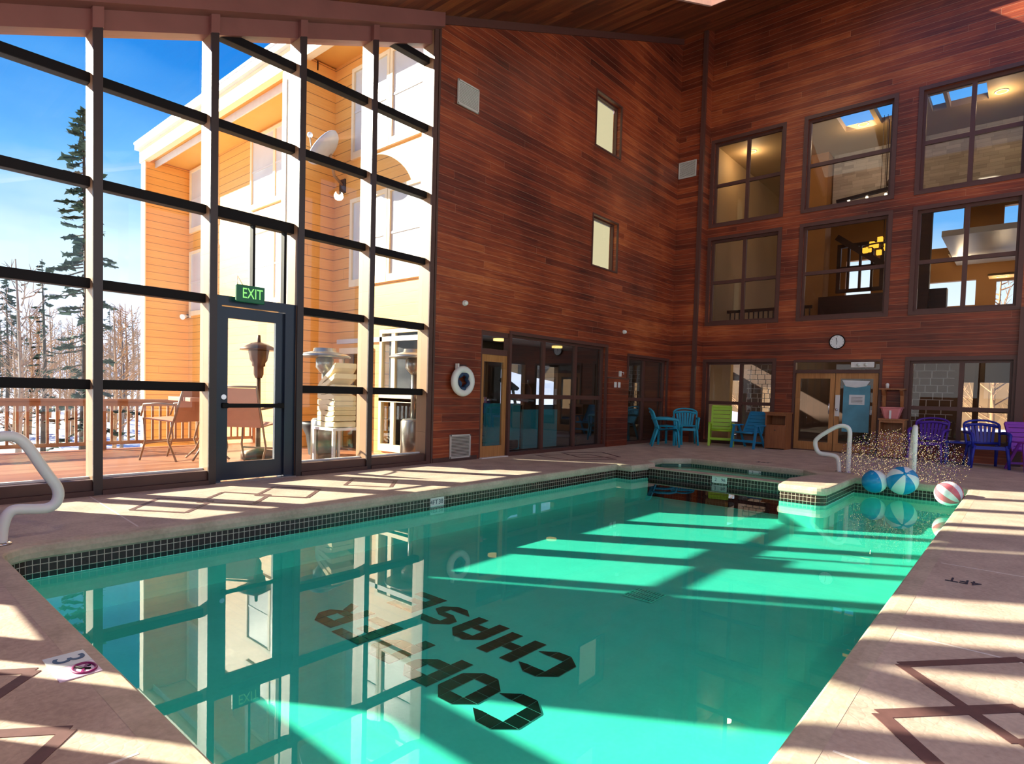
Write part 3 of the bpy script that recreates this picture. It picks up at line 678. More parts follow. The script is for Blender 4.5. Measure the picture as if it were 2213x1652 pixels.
# condominium building: base coordinates scaled by 1.4 about the eye height
K = 1.4
def bz(z): return CAMZ+(z-CAMZ)*K
bd = empty('condominium_building', (6.4, 14, 0), label='three-storey cream lap-sided building with deep orange eaves beyond the glass wall', category='building')
def BP(mb, name, mat=None, **k):
    o = mb.build(name, mat, bd, **k); o.location = -bd.location; return o
X0, X1, X2 = 4.25*K, 5.07*K, 4.72*K
YF, YE, YP0, YP1, Y2 = 13.30*K, 13.42*K, 7.55*K, 7.93*K, 7.42*K
ZG = -2.2
mb = MB(); mb.box(X1, X1+3.5, YP1, YF, ZG, bz(5.6), M_siding); BP(mb, 'facade_wall')
mb = MB(); mb.box(X0, X1+3.5, YF, YE, ZG, bz(5.5), M_siding); BP(mb, 'fin_wall')
mb = MB(); mb.box(X0-.03, X0+.0, YF-.10, YE+.02, ZG, bz(5.5), M_cream); BP(mb, 'fin_trim')
mb = MB(); mb.box(X0, X1, Y2, YP1, -.3, bz(5.5), M_siding); BP(mb, 'pier_wall')
mb = MB(); mb.box(X0-.03, X0+.0, Y2, YP1+.03, -.1, bz(5.5), M_cream); mb.box(X0-.05, X0-.03, YP1-.16, YP1-.12, 0, bz(5.3), M_rtrim); BP(mb, 'pier_trim')
mb = MB(); mb.box(X2, X2+8, 7.32, Y2, 2.55, bz(5.6), M_siding); wall_cells(mb, (7.32, Y2), [(7.50, 8.74, .15, 2.2), (6.55*K, 7.12*K, 0, 1.78)], -.3, lambda y: 2.55, X2, .12, 'y', M_siding); BP(mb, 'gym_facade')
mb = MB(); mb.box(X0-.05, X0+.10, 6.9, YE+.1, bz(5.45), bz(5.72), M_cream); BP(mb, 'fascia')
mb = MB(); mb.box(X0-.14, X0-.02, 6.9, YE+.2, bz(5.70), bz(5.80), M_rtrim); BP(mb, 'roof_edge')
mb = MB(); mb.box(X0+.1, X1+4, 7.32, YE, bz(5.52), bz(5.58), M_soffit); BP(mb, 'soffit')
mb = MB(); mb.box(X0+.12, X1+4, 7.34, YE+.12, bz(5.585), bz(5.78), M_rtrim); BP(mb, 'roof')
mb = MB(); mb.box(X0-.16, X0+2.5, 7.3, YE+.2, bz(5.80), bz(5.84), M_snow); BP(mb, 'roof_snow')
mb = MB(); mb.box(X0+.25, X0+.28, Y2, YF, bz(5.38), bz(5.5), M_rtrim); BP(mb, 'gutter')
def bwin(x, ya, yb, za, zb, mull=(), pane=None, rail=True, nm='window'):
    """window on a plane of constant x, facing -x"""
    ya, yb = sorted((ya*K, yb*K)); za, zb = bz(za), bz(zb)
    mb = MB(); t = .07
    for a, b, c, d in ((ya-t, ya, za, zb+t), (yb, yb+t, za, zb+t), (ya, yb, zb, zb+t), (ya-t, yb+t, za-t*1.8, za-t*.0)): mb.box(x-.05, x+.02, a, b, c, d, M_cream)
    for m in mull: mb.box(x-.04, x+.01, m*K-.05, m*K+.05, za, zb, M_cream)
    w = mb.build('window', None, bd); w.location = -bd.location
    mb = MB(); mb.box(x-.015, x-.005, ya, yb, za, zb, pane or M_pane_o)
    if rail: mb.box(x-.03, x-.01, ya, yb, (za+zb)/2-.02, (za+zb)/2+.02, M_rtrim)
    p = mb.build('pane', None, w)
for za, zb in ((4.30, 5.42), (2.62, 3.78), (.75, 2.1)):
    if za > 1:
        bwin(X1, 9.30, 10.52, za, zb, (9.74,)); bwin(X1, 11.95, 13.15, za+.0, zb-.0)
for za, zb in ((4.26, 5.30), (2.58, 3.60)):
    bwin(X2, 5.36, 6.13, za, zb); bwin(X2, 6.24, 6.94, za, zb, (6.62,))
bwin(X2, 5.38, 6.24, 1.08, 1.84, (6.02,), M_glass, False); bwin(X2, 5.38, 6.24, .45, .98, (6.02,), M_glass, False)
mb = MB(); mb.box(X2-.05, X2+.01, 5.25*K, 7.25*K, bz(1.74), bz(1.80), M_rtrim); BP(mb, 'drip_ledge')
mb = MB(); y0, y1 = 6.55*K, 7.12*K
mb.box(X2-.05, X2+.01, y0-.1, y0, 0, bz(1.68), M_cream); mb.box(X2-.05, X2+.01, y1, y1+.1, 0, bz(1.68), M_cream); mb.box(X2-.05, X2+.01, y0, y1, bz(1.60), bz(1.68), M_cream)
dd = mb.build('door', None, bd); dd.location = -bd.location
mb = MB(); mb.box(X2-.02, X2-.01, y0, y1, 0, bz(1.60), M_glass); mb.build('pane', None, dd)
# flood lamp on the corner of the fin
M_dk = plain('dark_hardware', (0.05, 0.04, 0.04), 0.4)
p = aty(405, 684, YF-.05)
fl_ = empty('flood_lamp', (p.x+.0, YF-.02, p.z), label='small twin-head security lamp on the orange end wall', category='lamp')
mb = MB(); mb.tube([(0, .0, 0), (0, -.1, .02)], .05, 10, M_dk); mb.build('base', None, fl_)
for s_ in (-1, 1):
    mb = MB(); mb.tube([(0, -.08, 0), (s_*.12, -.14, -.02), (s_*.2, -.2, -.05)], [.02, .05, .08], 12, M_white); mb.build('lamp_head', None, fl_)
# satellite dish on the shaded wall beside the eave
p = atx(740, 400, X2-.02)
ds = empty('satellite_dish', (X2-.0, p.y, p.z), label='grey satellite dish on an arm on the shaded siding wall', category='satellite dish')
M_dish = plain('dish_grey', (0.42, 0.46, 0.55), 0.4); M_mast = plain('mast_metal', (0.35, 0.24, 0.16), 0.4)
dq = atx(713, 333, X2-.55); dv = dq-ds.location
mb = MB(); mb.tube([(-.02, 0, 0), (-.2, 0, .12), dv*.98], .028, 8, M_mast); mb.build('mast', None, ds)
mb = MB(); mb.box(-.03, 0, -.09, .09, -.16, .1, M_dk); mb.build('wall_bracket', None, ds)
mb = MB(); R_ = .36
mb.lathe([(R_*math.sin(a), .16*(1-math.cos(a)*1)) for a in [i*math.pi/2/8 for i in range(9)]] + [(R_*1.02, .17), (R_*.98, .19)] + [(R_*.96*math.sin(a), .03+.16*(1-math.cos(a))) for a in [(8-i)*math.pi/2/8 for i in range(9)]], n=32, m=M_dish, cap=False)
dh = mb.build('dish', None, ds); dh.location = dv; dh.rotation_euler = Vector((-.55, .45, .62)).to_track_quat('Z', 'Y').to_euler()
mb = MB(); ax = Vector((-.55, .45, .62)).normalized(); mb.tube([dv+Vector((0, 0, -.25)), dv+ax*.42+Vector((0, 0, -.22)), dv+ax*.46], .014, 6, M_mast); mb.build('feed_arm', None, ds)
mb = MB(); mb.sphere(dv+ax*.46, .05, M_white); mb.build('feed_horn', None, ds)
# patio heaters
M_bronze = plain('bronze_heater_metal', (0.14, 0.07, 0.035), 0.4, .6); M_steel = plain('brushed_steel', (0.30, 0.30, 0.28), 0.3, .8)
h = empty('patio_heater', (4.60, 9.3, -.02), label='bronze patio heater with pyramid hood seen through the glass door', category='patio heater')
mb = MB(); mb.lathe([(.25, 0), (.25, .12), (.05, .16), (.04, .2), (.032, 1.28)], n=16, m=M_bronze); mb.build('stand', None, h)
mb = MB(); mb.lathe([(.05, 1.28), (.075, 1.34), (.075, 1.46), (.10, 1.47), (.10, 1.52), (.13, 1.56), (.155, 1.70), (.155, 1.73)], n=16, m=M_bronze); mb.build('burner', None, h)
mb = MB(); mb.lathe([(.30, 1.72), (.30, 1.735), (.12, 1.83), (.03, 1.85), (.025, 1.95), (.02, 1.96)], n=8, m=M_bronze); mb.build('heater_hood', None, h)
def mushroom(loc, label, s=1):
    h = empty('patio_heater', loc, label=label, category='patio heater')
    mb = MB(); mb.lathe([(.20, 0), (.20, .62), (.17, .66), (.05, .67)], n=20, m=M_steel); mb.build('tank_cover', None, h)
    mb = MB(); mb.lathe([(.045, .66), (.045, 1.40)], n=14, m=M_steel); mb.build('pole', None, h)
    mb = MB(); mb.lathe([(.05, 1.38), (.14, 1.48), (.14, 1.62), (.08, 1.66)], n=16, m=M_steel); mb.build('burner', None, h)
    mb = MB(); mb.lathe([(.40, 1.64), (.41, 1.66), (.34, 1.70), (.18, 1.74), (.17, 1.79), (.02, 1.80)], n=24, m=M_steel); mb.build('heater_hood', None, h)
    h.scale = (s, s, s); return h
mushroom((aty(700, 900, 8.66).x, 8.66, -.02), 'steel mushroom patio heater in front of the orange wall')
mushroom((aty(893, 900, 7.75).x, 7.75, -.02), 'pale mushroom patio heater beside the gym windows', 1.02)
mb = MB(); mb.lathe([(.17, 0), (.22, .34), (.30, .50), (.31, .56), (.27, .56), (.2, .4)], (0, 0, 0), 24, plain('dark_planter', (0.02, 0.02, 0.025), .5), cap=False)
o = mb.build('planter_pot', None); o.location = (aty(690, 900, 9.3).x, 9.3, -.02); o['label'] = 'dark flared planter pot behind the steel patio heater'; o['category'] = 'planter'
# stack of cream lounger cushions on a side table
CUX = aty(728, 850, 8.30).x
M_cush = plain('cream_cushion', (0.85, 0.72, 0.42), 0.8)
tb = empty('side_table', (CUX, 8.30, -.02), label='low table under the pile of cream cushions', category='table')
mb = MB(); mb.box(-.25, .25, -.3, .3, .5, .54, M_white); mb.build('tabletop', None, tb)
for sx_ in (-1, 1):
    for sy_ in (-1, 1):
        mb = MB(); mb.box(sx_*.22-.02, sx_*.22+.02, sy_*.27-.02, sy_*.27+.02, 0, .5, M_white); mb.build('leg', None, tb)
for i in range(9):
    mb = MB(); n = 8; tl = .0 if i < 6 else (i-5)*.16
    top = []; 
    for j in range(n+1):
        u = -.24+.48*j/n; top.append((u, .018*math.sin(j*1.1+i)+u*tl*-1.4))
    poly = [(u, w+.045) for u, w in top] + [(u, w-.03) for u, w in reversed(top)]
    mb.prism(poly, -.2, .2, M_cush, T=lambda a, b, c: (c, a, b), bev=.01)
    o = mb.build('cushion', None); o.location = (CUX, 8.30, .56+.085*i+(0 if i < 6 else .02*(i-5)))
    o['label'] = 'cream outdoor cushion in the pile behind the glass wall, ' + ('lowest of nine', 'second from the bottom', 'third from the bottom', 'fourth from the bottom', 'middle of nine', 'sixth from the bottom', 'third from the top', 'second from the top', 'topmost and tilted')[i]
    o['category'] = 'cushion'; o['group'] = 'cushions piled outside the glass wall'
# sling chairs and table behind the glass door
M_sling = plain('tan_sling', (0.55, 0.28, 0.18), 0.7); M_alu = plain('bronze_tube', (0.32, 0.20, 0.12), 0.4)
def sling(loc, rz, label):
    t = empty('patio_chair', loc, rz, label=label, category='chair', group='sling chairs on the outdoor deck')
    mb = MB(); mb.hexa([(-.26, -.25, .62), (.26, -.25, .62), (.26, .24, .58), (-.26, .24, .58), (-.26, -.25, .64), (.26, -.25, .64), (.26, .24, .60), (-.26, .24, .60)], M_sling); mb.build('seat', None, t)
    mb = MB(); mb.hexa([(-.26, .24, .58), (.26, .24, .58), (.26, .40, 1.12), (-.26, .40, 1.12), (-.26, .26, .58), (.26, .26, .58), (.26, .42, 1.12), (-.26, .42, 1.12)], M_sling); mb.build('backrest', None, t)
    for s_ in (-1, 1):
        mb = MB(); mb.tube([(s_*.28, .43, 1.14), (s_*.28, .25, .6), (s_*.28, .16, .3), (s_*.28, .30, 0)], .015, 8, M_alu); mb.build('rear_leg', None, t)
        mb = MB(); mb.tube([(s_*.28, -.26, .64), (s_*.28, -.22, .3), (s_*.28, -.32, 0)], .015, 8, M_alu); mb.build('front_leg', None, t)
        mb = MB(); mb.tube([(s_*.29, .30, .84), (s_*.31, .0, .86), (s_*.31, -.22, .84), (s_*.30, -.28, .66)], .015, 8, M_alu); mb.build('armrest', None, t)
    mb = MB(); mb.tube([(-.28, .43, 1.14), (.28, .43, 1.14)], .015, 8, M_alu); mb.build('top_rail', None, t)
    mb = MB(); mb.tube([(-.28, -.27, .25), (.28, -.27, .25)], .012, 8, M_alu); mb.build('footrest', None, t)
    return t
sling((4.05, 8.35, -.02), 2.2, 'tan sling bar chair right of centre behind the glass door'); sling((3.55, 9.9, -.02), -2.6, 'tan sling bar chair by the railing, behind the outdoor table')
t = empty('patio_table', (3.95, 9.6, -.02), label='tan rectangular bar table on the outdoor deck behind the glass door', category='table')
mb = MB(); mb.box(-.42, .42, -.42, .42, .90, .96, M_sling, bev=.01); mb.build('tabletop', None, t)
for a in (0, 1, 2, 3):
    mb = MB(); ca, sa = math.cos(a*math.pi/2+.6), math.sin(a*math.pi/2+.6); mb.tube([(ca*.08, sa*.08, .9), (ca*.08, sa*.08, .4), (ca*.2, sa*.2, .15), (ca*.36, sa*.36, 0.015)], .016, 8, M_alu); mb.build('leg', None, t)
# snowy ground
sn = MB(); nx, ny = 46, 40
def gh(x, y):
    d = max(0, y-13); w = 0.5*math.sin(x*.23+y*.11)+.35*math.sin(x*.09-y*.31)
    base = -1.7 - .035*d*(1 if d < 20 else 0) - (.7 if d >= 20 else 0) + .0*d
    hill = max(0, d-24)*.075 + max(0, d-55)*.10
    side = max(0, (-x*.35+y*.2-9))*.10
    return base + hill + side + w*min(1, d/8)*.6
gv = [[sn.bm.verts.new((-70+i*190/nx, 12.3+(j/ny)**1.6*190, gh(-70+i*190/nx, 12.3+(j/ny)**1.6*190))) for i in range(nx+1)] for j in range(ny+1)]
for j in range(ny):
    for i in range(nx):
        f = sn.bm.faces.new([gv[j][i], gv[j][i+1], gv[j+1][i+1], gv[j+1][i]]); f.smooth = True
sn.build('snowy_ground', M_snow, kind='structure')
mb = MB(); mb.box(-80, -4, -60, 12.3, -1.8, -1.7, M_snow); mb.box(-4, 60, -60, -5.3, -1.8, -1.7, M_snow); mb.box(24, 90, -60, 12.3, -1.8, -1.7, M_snow); mb.build('snow_apron', None, kind='structure')
# trees
M_bark = plain('dark_bark', (0.05, 0.032, 0.022), 0.8); M_needle = plain('conifer_needles', (0.035, 0.075, 0.045), 0.8, noise=.4, scale=1.5)
M_birch = plain('pale_twigs', (0.42, 0.24, 0.12), 0.8, noise=.3); M_twig = plain('grey_twigs', (0.22, 0.17, 0.14), 0.8)
def conifer(name, loc, h, label, dens=1.0, thin=1.0, bare=.1, spread=.17, group=None, mat=None, seed=1):
    rn = random.Random(seed); t = empty(name, loc, label=label, category='tree')
    if group: t['group'] = group
    mb = MB(); mb.tube([(0, 0, 0), (.01*h, 0, h*.5), (0, .005*h, h)], [h*.013, h*.008, h*.0015], 7, M_bark); mb.build('trunk', None, t)
    mb = MB(); n = int(90*dens)
    for i in range(n):
        u = bare+(1-bare)*(i/n); z = h*u; L = h*spread*thin*(1-u)**.8*(.5+.8*rn.random())+h*.012; a = rn.random()*6.283
        d = Vector((math.cos(a), math.sin(a), -.12-.25*rn.random())); p0 = Vector((0, 0, z)); p1 = p0+d*L
        mb.tube([p0, p0+d*L*.6, p1+Vector((0, 0, L*.1))], [h*.0022, h*.0015, h*.0006], 4, M_bark, cap=False)
        for k in range(int(7+7*dens)):
            q = p0+d*L*(.3+.7*rn.random()); w = h*.0062*(1+rn.random())
            e1 = Vector((rn.uniform(-1, 1), rn.uniform(-1, 1), rn.uniform(-.35, .25))).normalized()*w*1.8; e2 = Vector((rn.uniform(-1, 1), rn.uniform(-1, 1), rn.uniform(-.4, .2))).normalized()*w
            mb.face([q-e1, q-e2, q+e1, q+e2], mat or M_needle)
    mb.build('foliage', None, t); return t
def bare_tree(name, loc, h, label, mat, group=None, seed=1, n=26):
    rn = random.Random(seed); t = empty(name, loc, label=label, category='tree')
    if group: t['group'] = group
    mb = MB(); mb.tube([(0, 0, 0), (.02*h, .01*h, h*.5), (0, .0, h)], [h*.013, h*.009, h*.002], 6, mat); mb.build('trunk', None, t)
    mb = MB()
    for i in range(n):
        u = .2+.75*i/n; a = rn.random()*6.28; L = h*.30*(1-u*.75); d = Vector((math.cos(a), math.sin(a), .9)).normalized(); p0 = Vector((.02*h*min(1, u*2), 0, h*u)); p1 = p0+d*L
        mb.tube([p0, p0+d*L*.5+Vector((0, 0, -.02*h)), p1], [h*.004, h*.0025, h*.001], 4, mat, cap=False)
        for k in range(5):
            q = p0.lerp(p1, .3+.7*rn.random()); dd = (d+Vector((rn.uniform(-.8, .8), rn.uniform(-.8, .8), rn.uniform(-.2, .6)))).normalized()
            mb.tube([q, q+dd*L*.45], [h*.0018, h*.0006], 3, mat, cap=False)
    mb.build('branches', None, t); return t
def gpt(px, Y):
    v = aty(px, 880, Y); return (v.x, Y, gh(v.x, Y)-.1)
g_ = gpt(180, 30); conifer('pine_tree', g_, aty(180, 232, 30).z-g_[2], 'tall thin dark pine standing left of the second glass wall post', 1.0, .8, .12, .15, seed=5)
g_ = gpt(92, 34); conifer('pine_tree', g_, aty(92, 560, 34).z-g_[2], 'slim pine tree left of the tallest one, pale trunk', .5, .7, .2, .14, seed=8)
g_ = gpt(14, 42); conifer('pine_tree', g_, aty(14, 600, 42).z-g_[2], 'dense blue-green spruce at the far left edge', 1.2, 1.1, .03, .20, seed=9)
FARG = 'trees on the hillside beyond the railing'
rn = random.Random(3)
for i in range(16):
    px = 4+i*19+rn.uniform(-6, 6); Y = rn.uniform(62, 90); g_ = gpt(px, Y); hh = aty(px, rn.uniform(650, 720), Y).z-g_[2]
    conifer('spruce_tree', g_, max(3, hh), 'small dark conifer in the row on the far hillside', .45, 1.1, .05, .2, FARG, seed=20+i)
for i in range(26):
    px = 2+i*12.2+rn.uniform(-5, 5); Y = rn.uniform(36, 58); g_ = gpt(px, Y); hh = aty(px, rn.uniform(655, 735), Y).z-g_[2]
    bare_tree('bare_tree', g_, max(2.5, hh), 'leafless tan tree of the belt behind the snowy slope', M_birch, FARG, seed=60+i, n=34)
for px, Y, top, mt in ((35, 24, 560, M_twig), (262, 34, 690, M_twig), (245, 30, 665, M_birch)):
    g_ = gpt(px, Y); bare_tree('bare_tree', g_, aty(px, top, Y).z-g_[2], {35: 'slender grey leafless tree near the left edge', 262: 'thin grey leafless tree between the posts right of the pine', 245: 'crooked pale leafless birch beside the orange end wall'}[px], mt, seed=int(px))
hb = MB()
for i in range(60):
    a = -.5+i*2.6/59; R1 = 150
    hb.face([(R1*math.sin(a)*1.0, R1*math.cos(a), -5), (R1*math.sin(a+.045), R1*math.cos(a+.045), -5), (R1*math.sin(a+.045)*1.1, R1*math.cos(a+.045)*1.1, 11+2.5*math.sin((i+1)*.5)+1.2*math.sin((i+1)*1.7)), (R1*math.sin(a)*1.1, R1*math.cos(a)*1.1, 11+2.5*math.sin(i*.5)+1.2*math.sin(i*1.7))])
hb.build('wooded_ridge', plain('wooded_hillside', (0.20, 0.12, 0.055), 0.9, noise=.5, scale=.15), kind='structure')

# unseen panels on posts, added to cast shade on pool and deck
mb = MB(); mb.box(-1.50, .36, 9.0, 9.3, 2.25, 4.25, M_siding); mb.box(-1.02, .36, 9.0, 9.3, 4.25, 6.6, M_siding); mb.box(.36, .78, 9.1, 9.2, 6.3, 6.6, M_siding); mb.box(.78, 1.26, 9.0, 9.3, 4.7, 6.6, M_siding); mb.box(-1.5, -1.35, 9.05, 9.2, -.1, 2.25, M_railw); mb.box(.20, .35, 9.05, 9.2, -.1, 2.25, M_railw); mb.build('shade_panels', None, kind='structure')

for i, (x, y, h_) in enumerate(((33, 1.2, 9), (30, 3.4, 7), (36, -1.5, 10), (34, 8.5, 9), (31, 11, 8), (29, -.2, 6))):
    bare_tree('bare_tree', (x, y, -1.8), h_, ('tan leafless tree glimpsed through the right ground-floor window', 'pale leafless tree glimpsed beyond the double doors', 'tall leafless tree whose twigs show in the high lobby windows', 'leafless tree glimpsed through the left ground-floor window', 'far leafless tree behind the left ground-floor window', 'short leafless tree just outside the right lobby window')[i], M_birch, seed=90+i, n=30)
# ------------------------------------------------------------------ rooms behind the windows
M_tan = plain('tan_plaster', (0.52, 0.36, 0.18), 0.7, noise=.1, scale=1.5); M_tanw = plain('orange_tan_wall', (0.42, 0.20, 0.06), 0.7, noise=.15, scale=1.5)
M_stone = boards('pale_brick', [(0.2, (0.42, 0.38, 0.34)), (0.5, (0.58, 0.53, 0.48)), (0.85, (0.72, 0.67, 0.62))], width=.09, across='z', along='xy', seg=.3, grain=.5, groove_col=.6)
M_dkwood = plain('dark_stained_beam', (0.05, 0.025, 0.015), 0.5, noise=.3); M_slab = plain('mezzanine_carpet', (0.08, 0.05, 0.04), 0.9)
M_bulb = emit('warm_lamp_glow', (1.0, 0.62, 0.18), 1.6); M_bulb2 = emit('amber_shade_glow', (1.0, 0.45, 0.04), 1.3)
LZ = 8.1
M_lobdk = plain('dark_lobby_panelling', (0.075, 0.045, 0.032), 0.5, noise=.3, scale=1.5); M_gymw = plain('gym_wall_grey_brown', (0.13, 0.10, 0.075), 0.7, noise=.2, scale=1.5)
holes = [(16.2, 17.5, 2.5, 3.15), (16.2, 17.5, 3.25, 3.95), (16.6, 17.5, 1.05, 1.75), (16.6, 17.5, 1.82, 2.1)]
mb = MB(); xs = [15.07, 16.2, 16.6, 17.5, 24.0]
for a, b in zip(xs, xs[1:]):
    hs = sorted((h[2], h[3]) for h in holes if h[0] < (a+b)/2 < h[1]); y = -4.9; seg = []
    for h0, h1 in hs:
        if h0 > y: seg.append((y, h0))
        y = h1
    seg.append((y, 7.0))
    for s0, s1 in seg: mb.box(a, b, s0, s1, LZ, LZ+.15, M_tan)
mb.build('ceiling_lobby', None, kind='structure')
mb = MB(); mb.box(15.07, 24, -4.9, 7.0, 2.5, 2.85, M_slab); mb.box(15.07, 24, -4.9, 7.0, 2.42, 2.5, M_tan); mb.build('floor_mezzanine', None, kind='structure')
mb = MB(); mb.box(15.07, 24, -4.9, 7.0, -.1, 0, M_slab); mb.build('floor_lobby', None, kind='structure')
mb = MB(); wall_cells(mb, (-4.9, 7.0), [(-4, -2.2, .4, 2.1), (-1.9, -.3, .4, 2.1), (0.1, 1.7, .3, 2.1), (2.1, 3.4, .3, 2.2), (5.6, 6.9, .3, 2.1), (-.9, 1.0, 3.9, 5.0), (1.5, 3.0, 4.3, 5.1), (1.9, 2.75, 6.2, 7.6), (2.85, 3.8, 6.1, 7.6), (-.2, .9, 6.3, 7.3), (4.4, 5.2, 4.2, 6.1)], 0, lambda y: LZ, 24, .2, 'y', M_tanw); mb.build('wall_lobby', None, kind='structure')
mb = MB(); mb.box(15.07, 24, 6.9, 7.1, 2.5, LZ, M_tan); mb.box(15.07, 24, -5.0, -4.9, 2.5, LZ, M_tanw); mb.build('wall_lobby_side', None, kind='structure')
mb = MB(); mb.box(19, 19.3, -1.2, 4.55, 6.4, LZ, M_stone); mb.box(18.9, 19.0, -1.2, 4.55, 6.3, 6.42, M_dkwood); mb.build('wall_chimney_breast', None, kind='structure')
mb = MB(); mb.box(18.6, 19.2, 4.6, 5.3, 2.85, LZ, M_tanw); mb.build('wall_lobby_pier', None, kind='structure')
# mezzanine railing
mr = empty('mezzanine_railing', (17.6, 5.8, 2.85), label='dark wooden railing of upright bars inside the lower left upstairs window', category='railing')
mb = MB(); mb.box(-.04, .04, -1.2, 1.2, .78, .86, M_dkwood); mb.build('top_rail', None, mr)
mb = MB(); mb.box(-.04, .04, -1.2, 1.2, .06, .11, M_dkwood); mb.build('bottom_rail', None, mr)
mb = MB(); mb.box(-.015, .015, -.015, .015, .1, .8, M_dkwood); b0 = mb.build('baluster', None, mr); b0.location = (0, -1.15, 0)
for i in range(1, 18): c = b0.copy(); COL.objects.link(c); c.parent = mr; c.location = (0, -1.15+i*.135, 0)
# dark stair window wall in the middle opening
mb = MB()
frame_ring(mb, 3.3, 4.5, 4.3, 5.7, .1, 19.6, 19.7, 'y', M_dkwood); mb.box(19.6, 19.7, 3.3, 4.5, 4.95, 5.05, M_dkwood)
for y in (3.6, 3.9, 4.2): mb.box(19.6, 19.7, y-.03, y+.03, 4.3, 5.7, M_dkwood)
mb.bar((19.5, 4.5, 5.9), (19.5, 3.2, 4.9), .1, .16, M_dkwood)
mb.build('stair_screen', None, label='dark timber screen inside the lower middle upstairs window', category='screen')
mb = MB(); mb.box(18.2, 18.5, 1.7, 4.6, 2.85, 4.0, M_dkwood); mb.build('bar_counter', None, label='long dark counter inside the lower middle upstairs window', category='counter')
# chandelier of amber shades
ch = empty('chandelier', (17.3, 2.95, 5.0), label='chandelier of small square amber lamp shades in the lower middle upstairs window', category='chandelier')
mb = MB(); mb.lathe([(.42, -.02), (.44, .0), (.42, .02), (.40, 0), (.42, -.02)], n=28, m=M_dkwood, cap=False)
mb.tube([(-.42, 0, 0), (.42, 0, 0)], .012, 6, M_dkwood); mb.tube([(0, -.42, 0), (0, .42, 0)], .012, 6, M_dkwood); mb.build('frame', None, ch)
mb = MB(); mb.tube([(0, 0, 0), (0, 0, 3.08)], .012, 6, M_dkwood); mb.build('hanging_rod', None, ch)
rn = random.Random(2)
for i in range(12):
    a = i*math.pi/6; r_ = (.40, .24)[i % 2]; z = (.08, -.10, .0)[i % 3]
    mb = MB(); mb.box(-.055, .055, -.055, .055, -.06, .06, M_bulb2, bev=.01); o = mb.build('lamp_shade', None, ch, label='glowing amber shade'); o.location = (r_*math.cos(a), r_*math.sin(a), z)
# wagon-wheel lamp at the bottom of the upper middle opening
wh = empty('hanging_light_bar', (17.0, 3.35, 6.25), label='dark ironwork light bar hanging low in the upper middle upstairs window', category='chandelier')
mb = MB(); mb.bar((0, -.62, .06), (0, .62, -.06), .12, .07, M_dkwood); mb.build('beam', None, wh)
for i in range(3):
    mb = MB(); mb.sphere((0, -.45+i*.4, -.07), .035, emit('bulb_white', (1, .85, .6), 1.5)); mb.build('bulb', None, wh)
mb = MB()
for y in (-.5, -.42, -.34): mb.tube([(0, y, 0), (0, y, 1.84)], .006, 5, M_dkwood)
mb.build('hanging_wires', None, wh, kind='stuff')
mb = MB(); mb.sphere((0, -.56, .18), .11, M_dkwood); mb.build('finial', None, wh)
# recessed ceiling lights
def lamp_in(t, e, dz=-.06):
    l = bpy.data.lights.new('lamp_light', 'POINT'); l.energy = e; l.color = (1.0, .72, .42); l.shadow_soft_size = .1
    lo = bpy.data.objects.new('lamp_light', l); COL.objects.link(lo); lo.parent = t; lo.location = (0, 0, dz)
def downlight(x, y, z, lab):
    t = empty('ceiling_light', (x, y, z), label=lab, category='ceiling light', group='recessed lights seen through the upstairs windows')
    mb = MB(); mb.lathe([(.10, -.012), (.13, -.012), (.13, 0), (.10, 0)], n=20, m=M_white, cap=False); mb.build('trim_ring', None, t)
    mb = MB(); mb.lathe([(.10, -.01), (.10, -.004)], n=20, m=M_bulb); mb.build('lamp', None, t); lamp_in(t, 15, -.25)
def ceil_at(px, py): return atz(px, py, LZ)
for px, py, lab in ((1625, 327, 'small warm ceiling light in the upper left upstairs window'), (1866, 268, 'warm ceiling light below the skylights of the upper middle window'), (2165, 197, 'bright warm ceiling light in the upper right upstairs window'), (1676, 524, 'warm ceiling light in the top corner of the lower left upstairs window'), (2072, 525, 'warm ceiling light left in the lower right upstairs window'), (2078, 551, 'dim ceiling light under the other one in the lower right upstairs window'), (2165, 598, 'warm ceiling light above the blue windows of the lower right opening')):
    v = ceil_at(px, py)
    if v.x > 23.5: v = atx(px, py, 22.5); v.z = v.z
    if v.x > 22: 
        mb = MB(); mb.box(-.3, .3, -.3, .3, 0, .06, M_tan); o = mb.build('ceiling_box', None, kind='structure'); o.location = v
    downlight(v.x, v.y, v.z, lab)
# lower right opening: dropped white ceiling and dark column
mb = MB(); mb.box(19.5, 23.8, -3, 2.0, 5.55, 5.7, M_white); mb.build('ceiling_bulkhead', None, kind='structure')
mb = MB(); mb.box(18.0, 18.2, 2.05, 2.3, 2.85, 6.3, M_dkwood); mb.build('column', None, label='dark post inside the left part of the lower right upstairs window', category='column')
mb = MB(); mb.box(18.0, 18.1, -.6, .35, 4.9, 5.6, M_dkwood); mb.box(17.98, 18.0, -.5, .25, 5.0, 5.5, emit('blue_daylight_shutter', (.15, .6, .85), .8)); mb.build('interior_window', None, label='dark framed inner window with blue light, lower right upstairs opening', category='window')
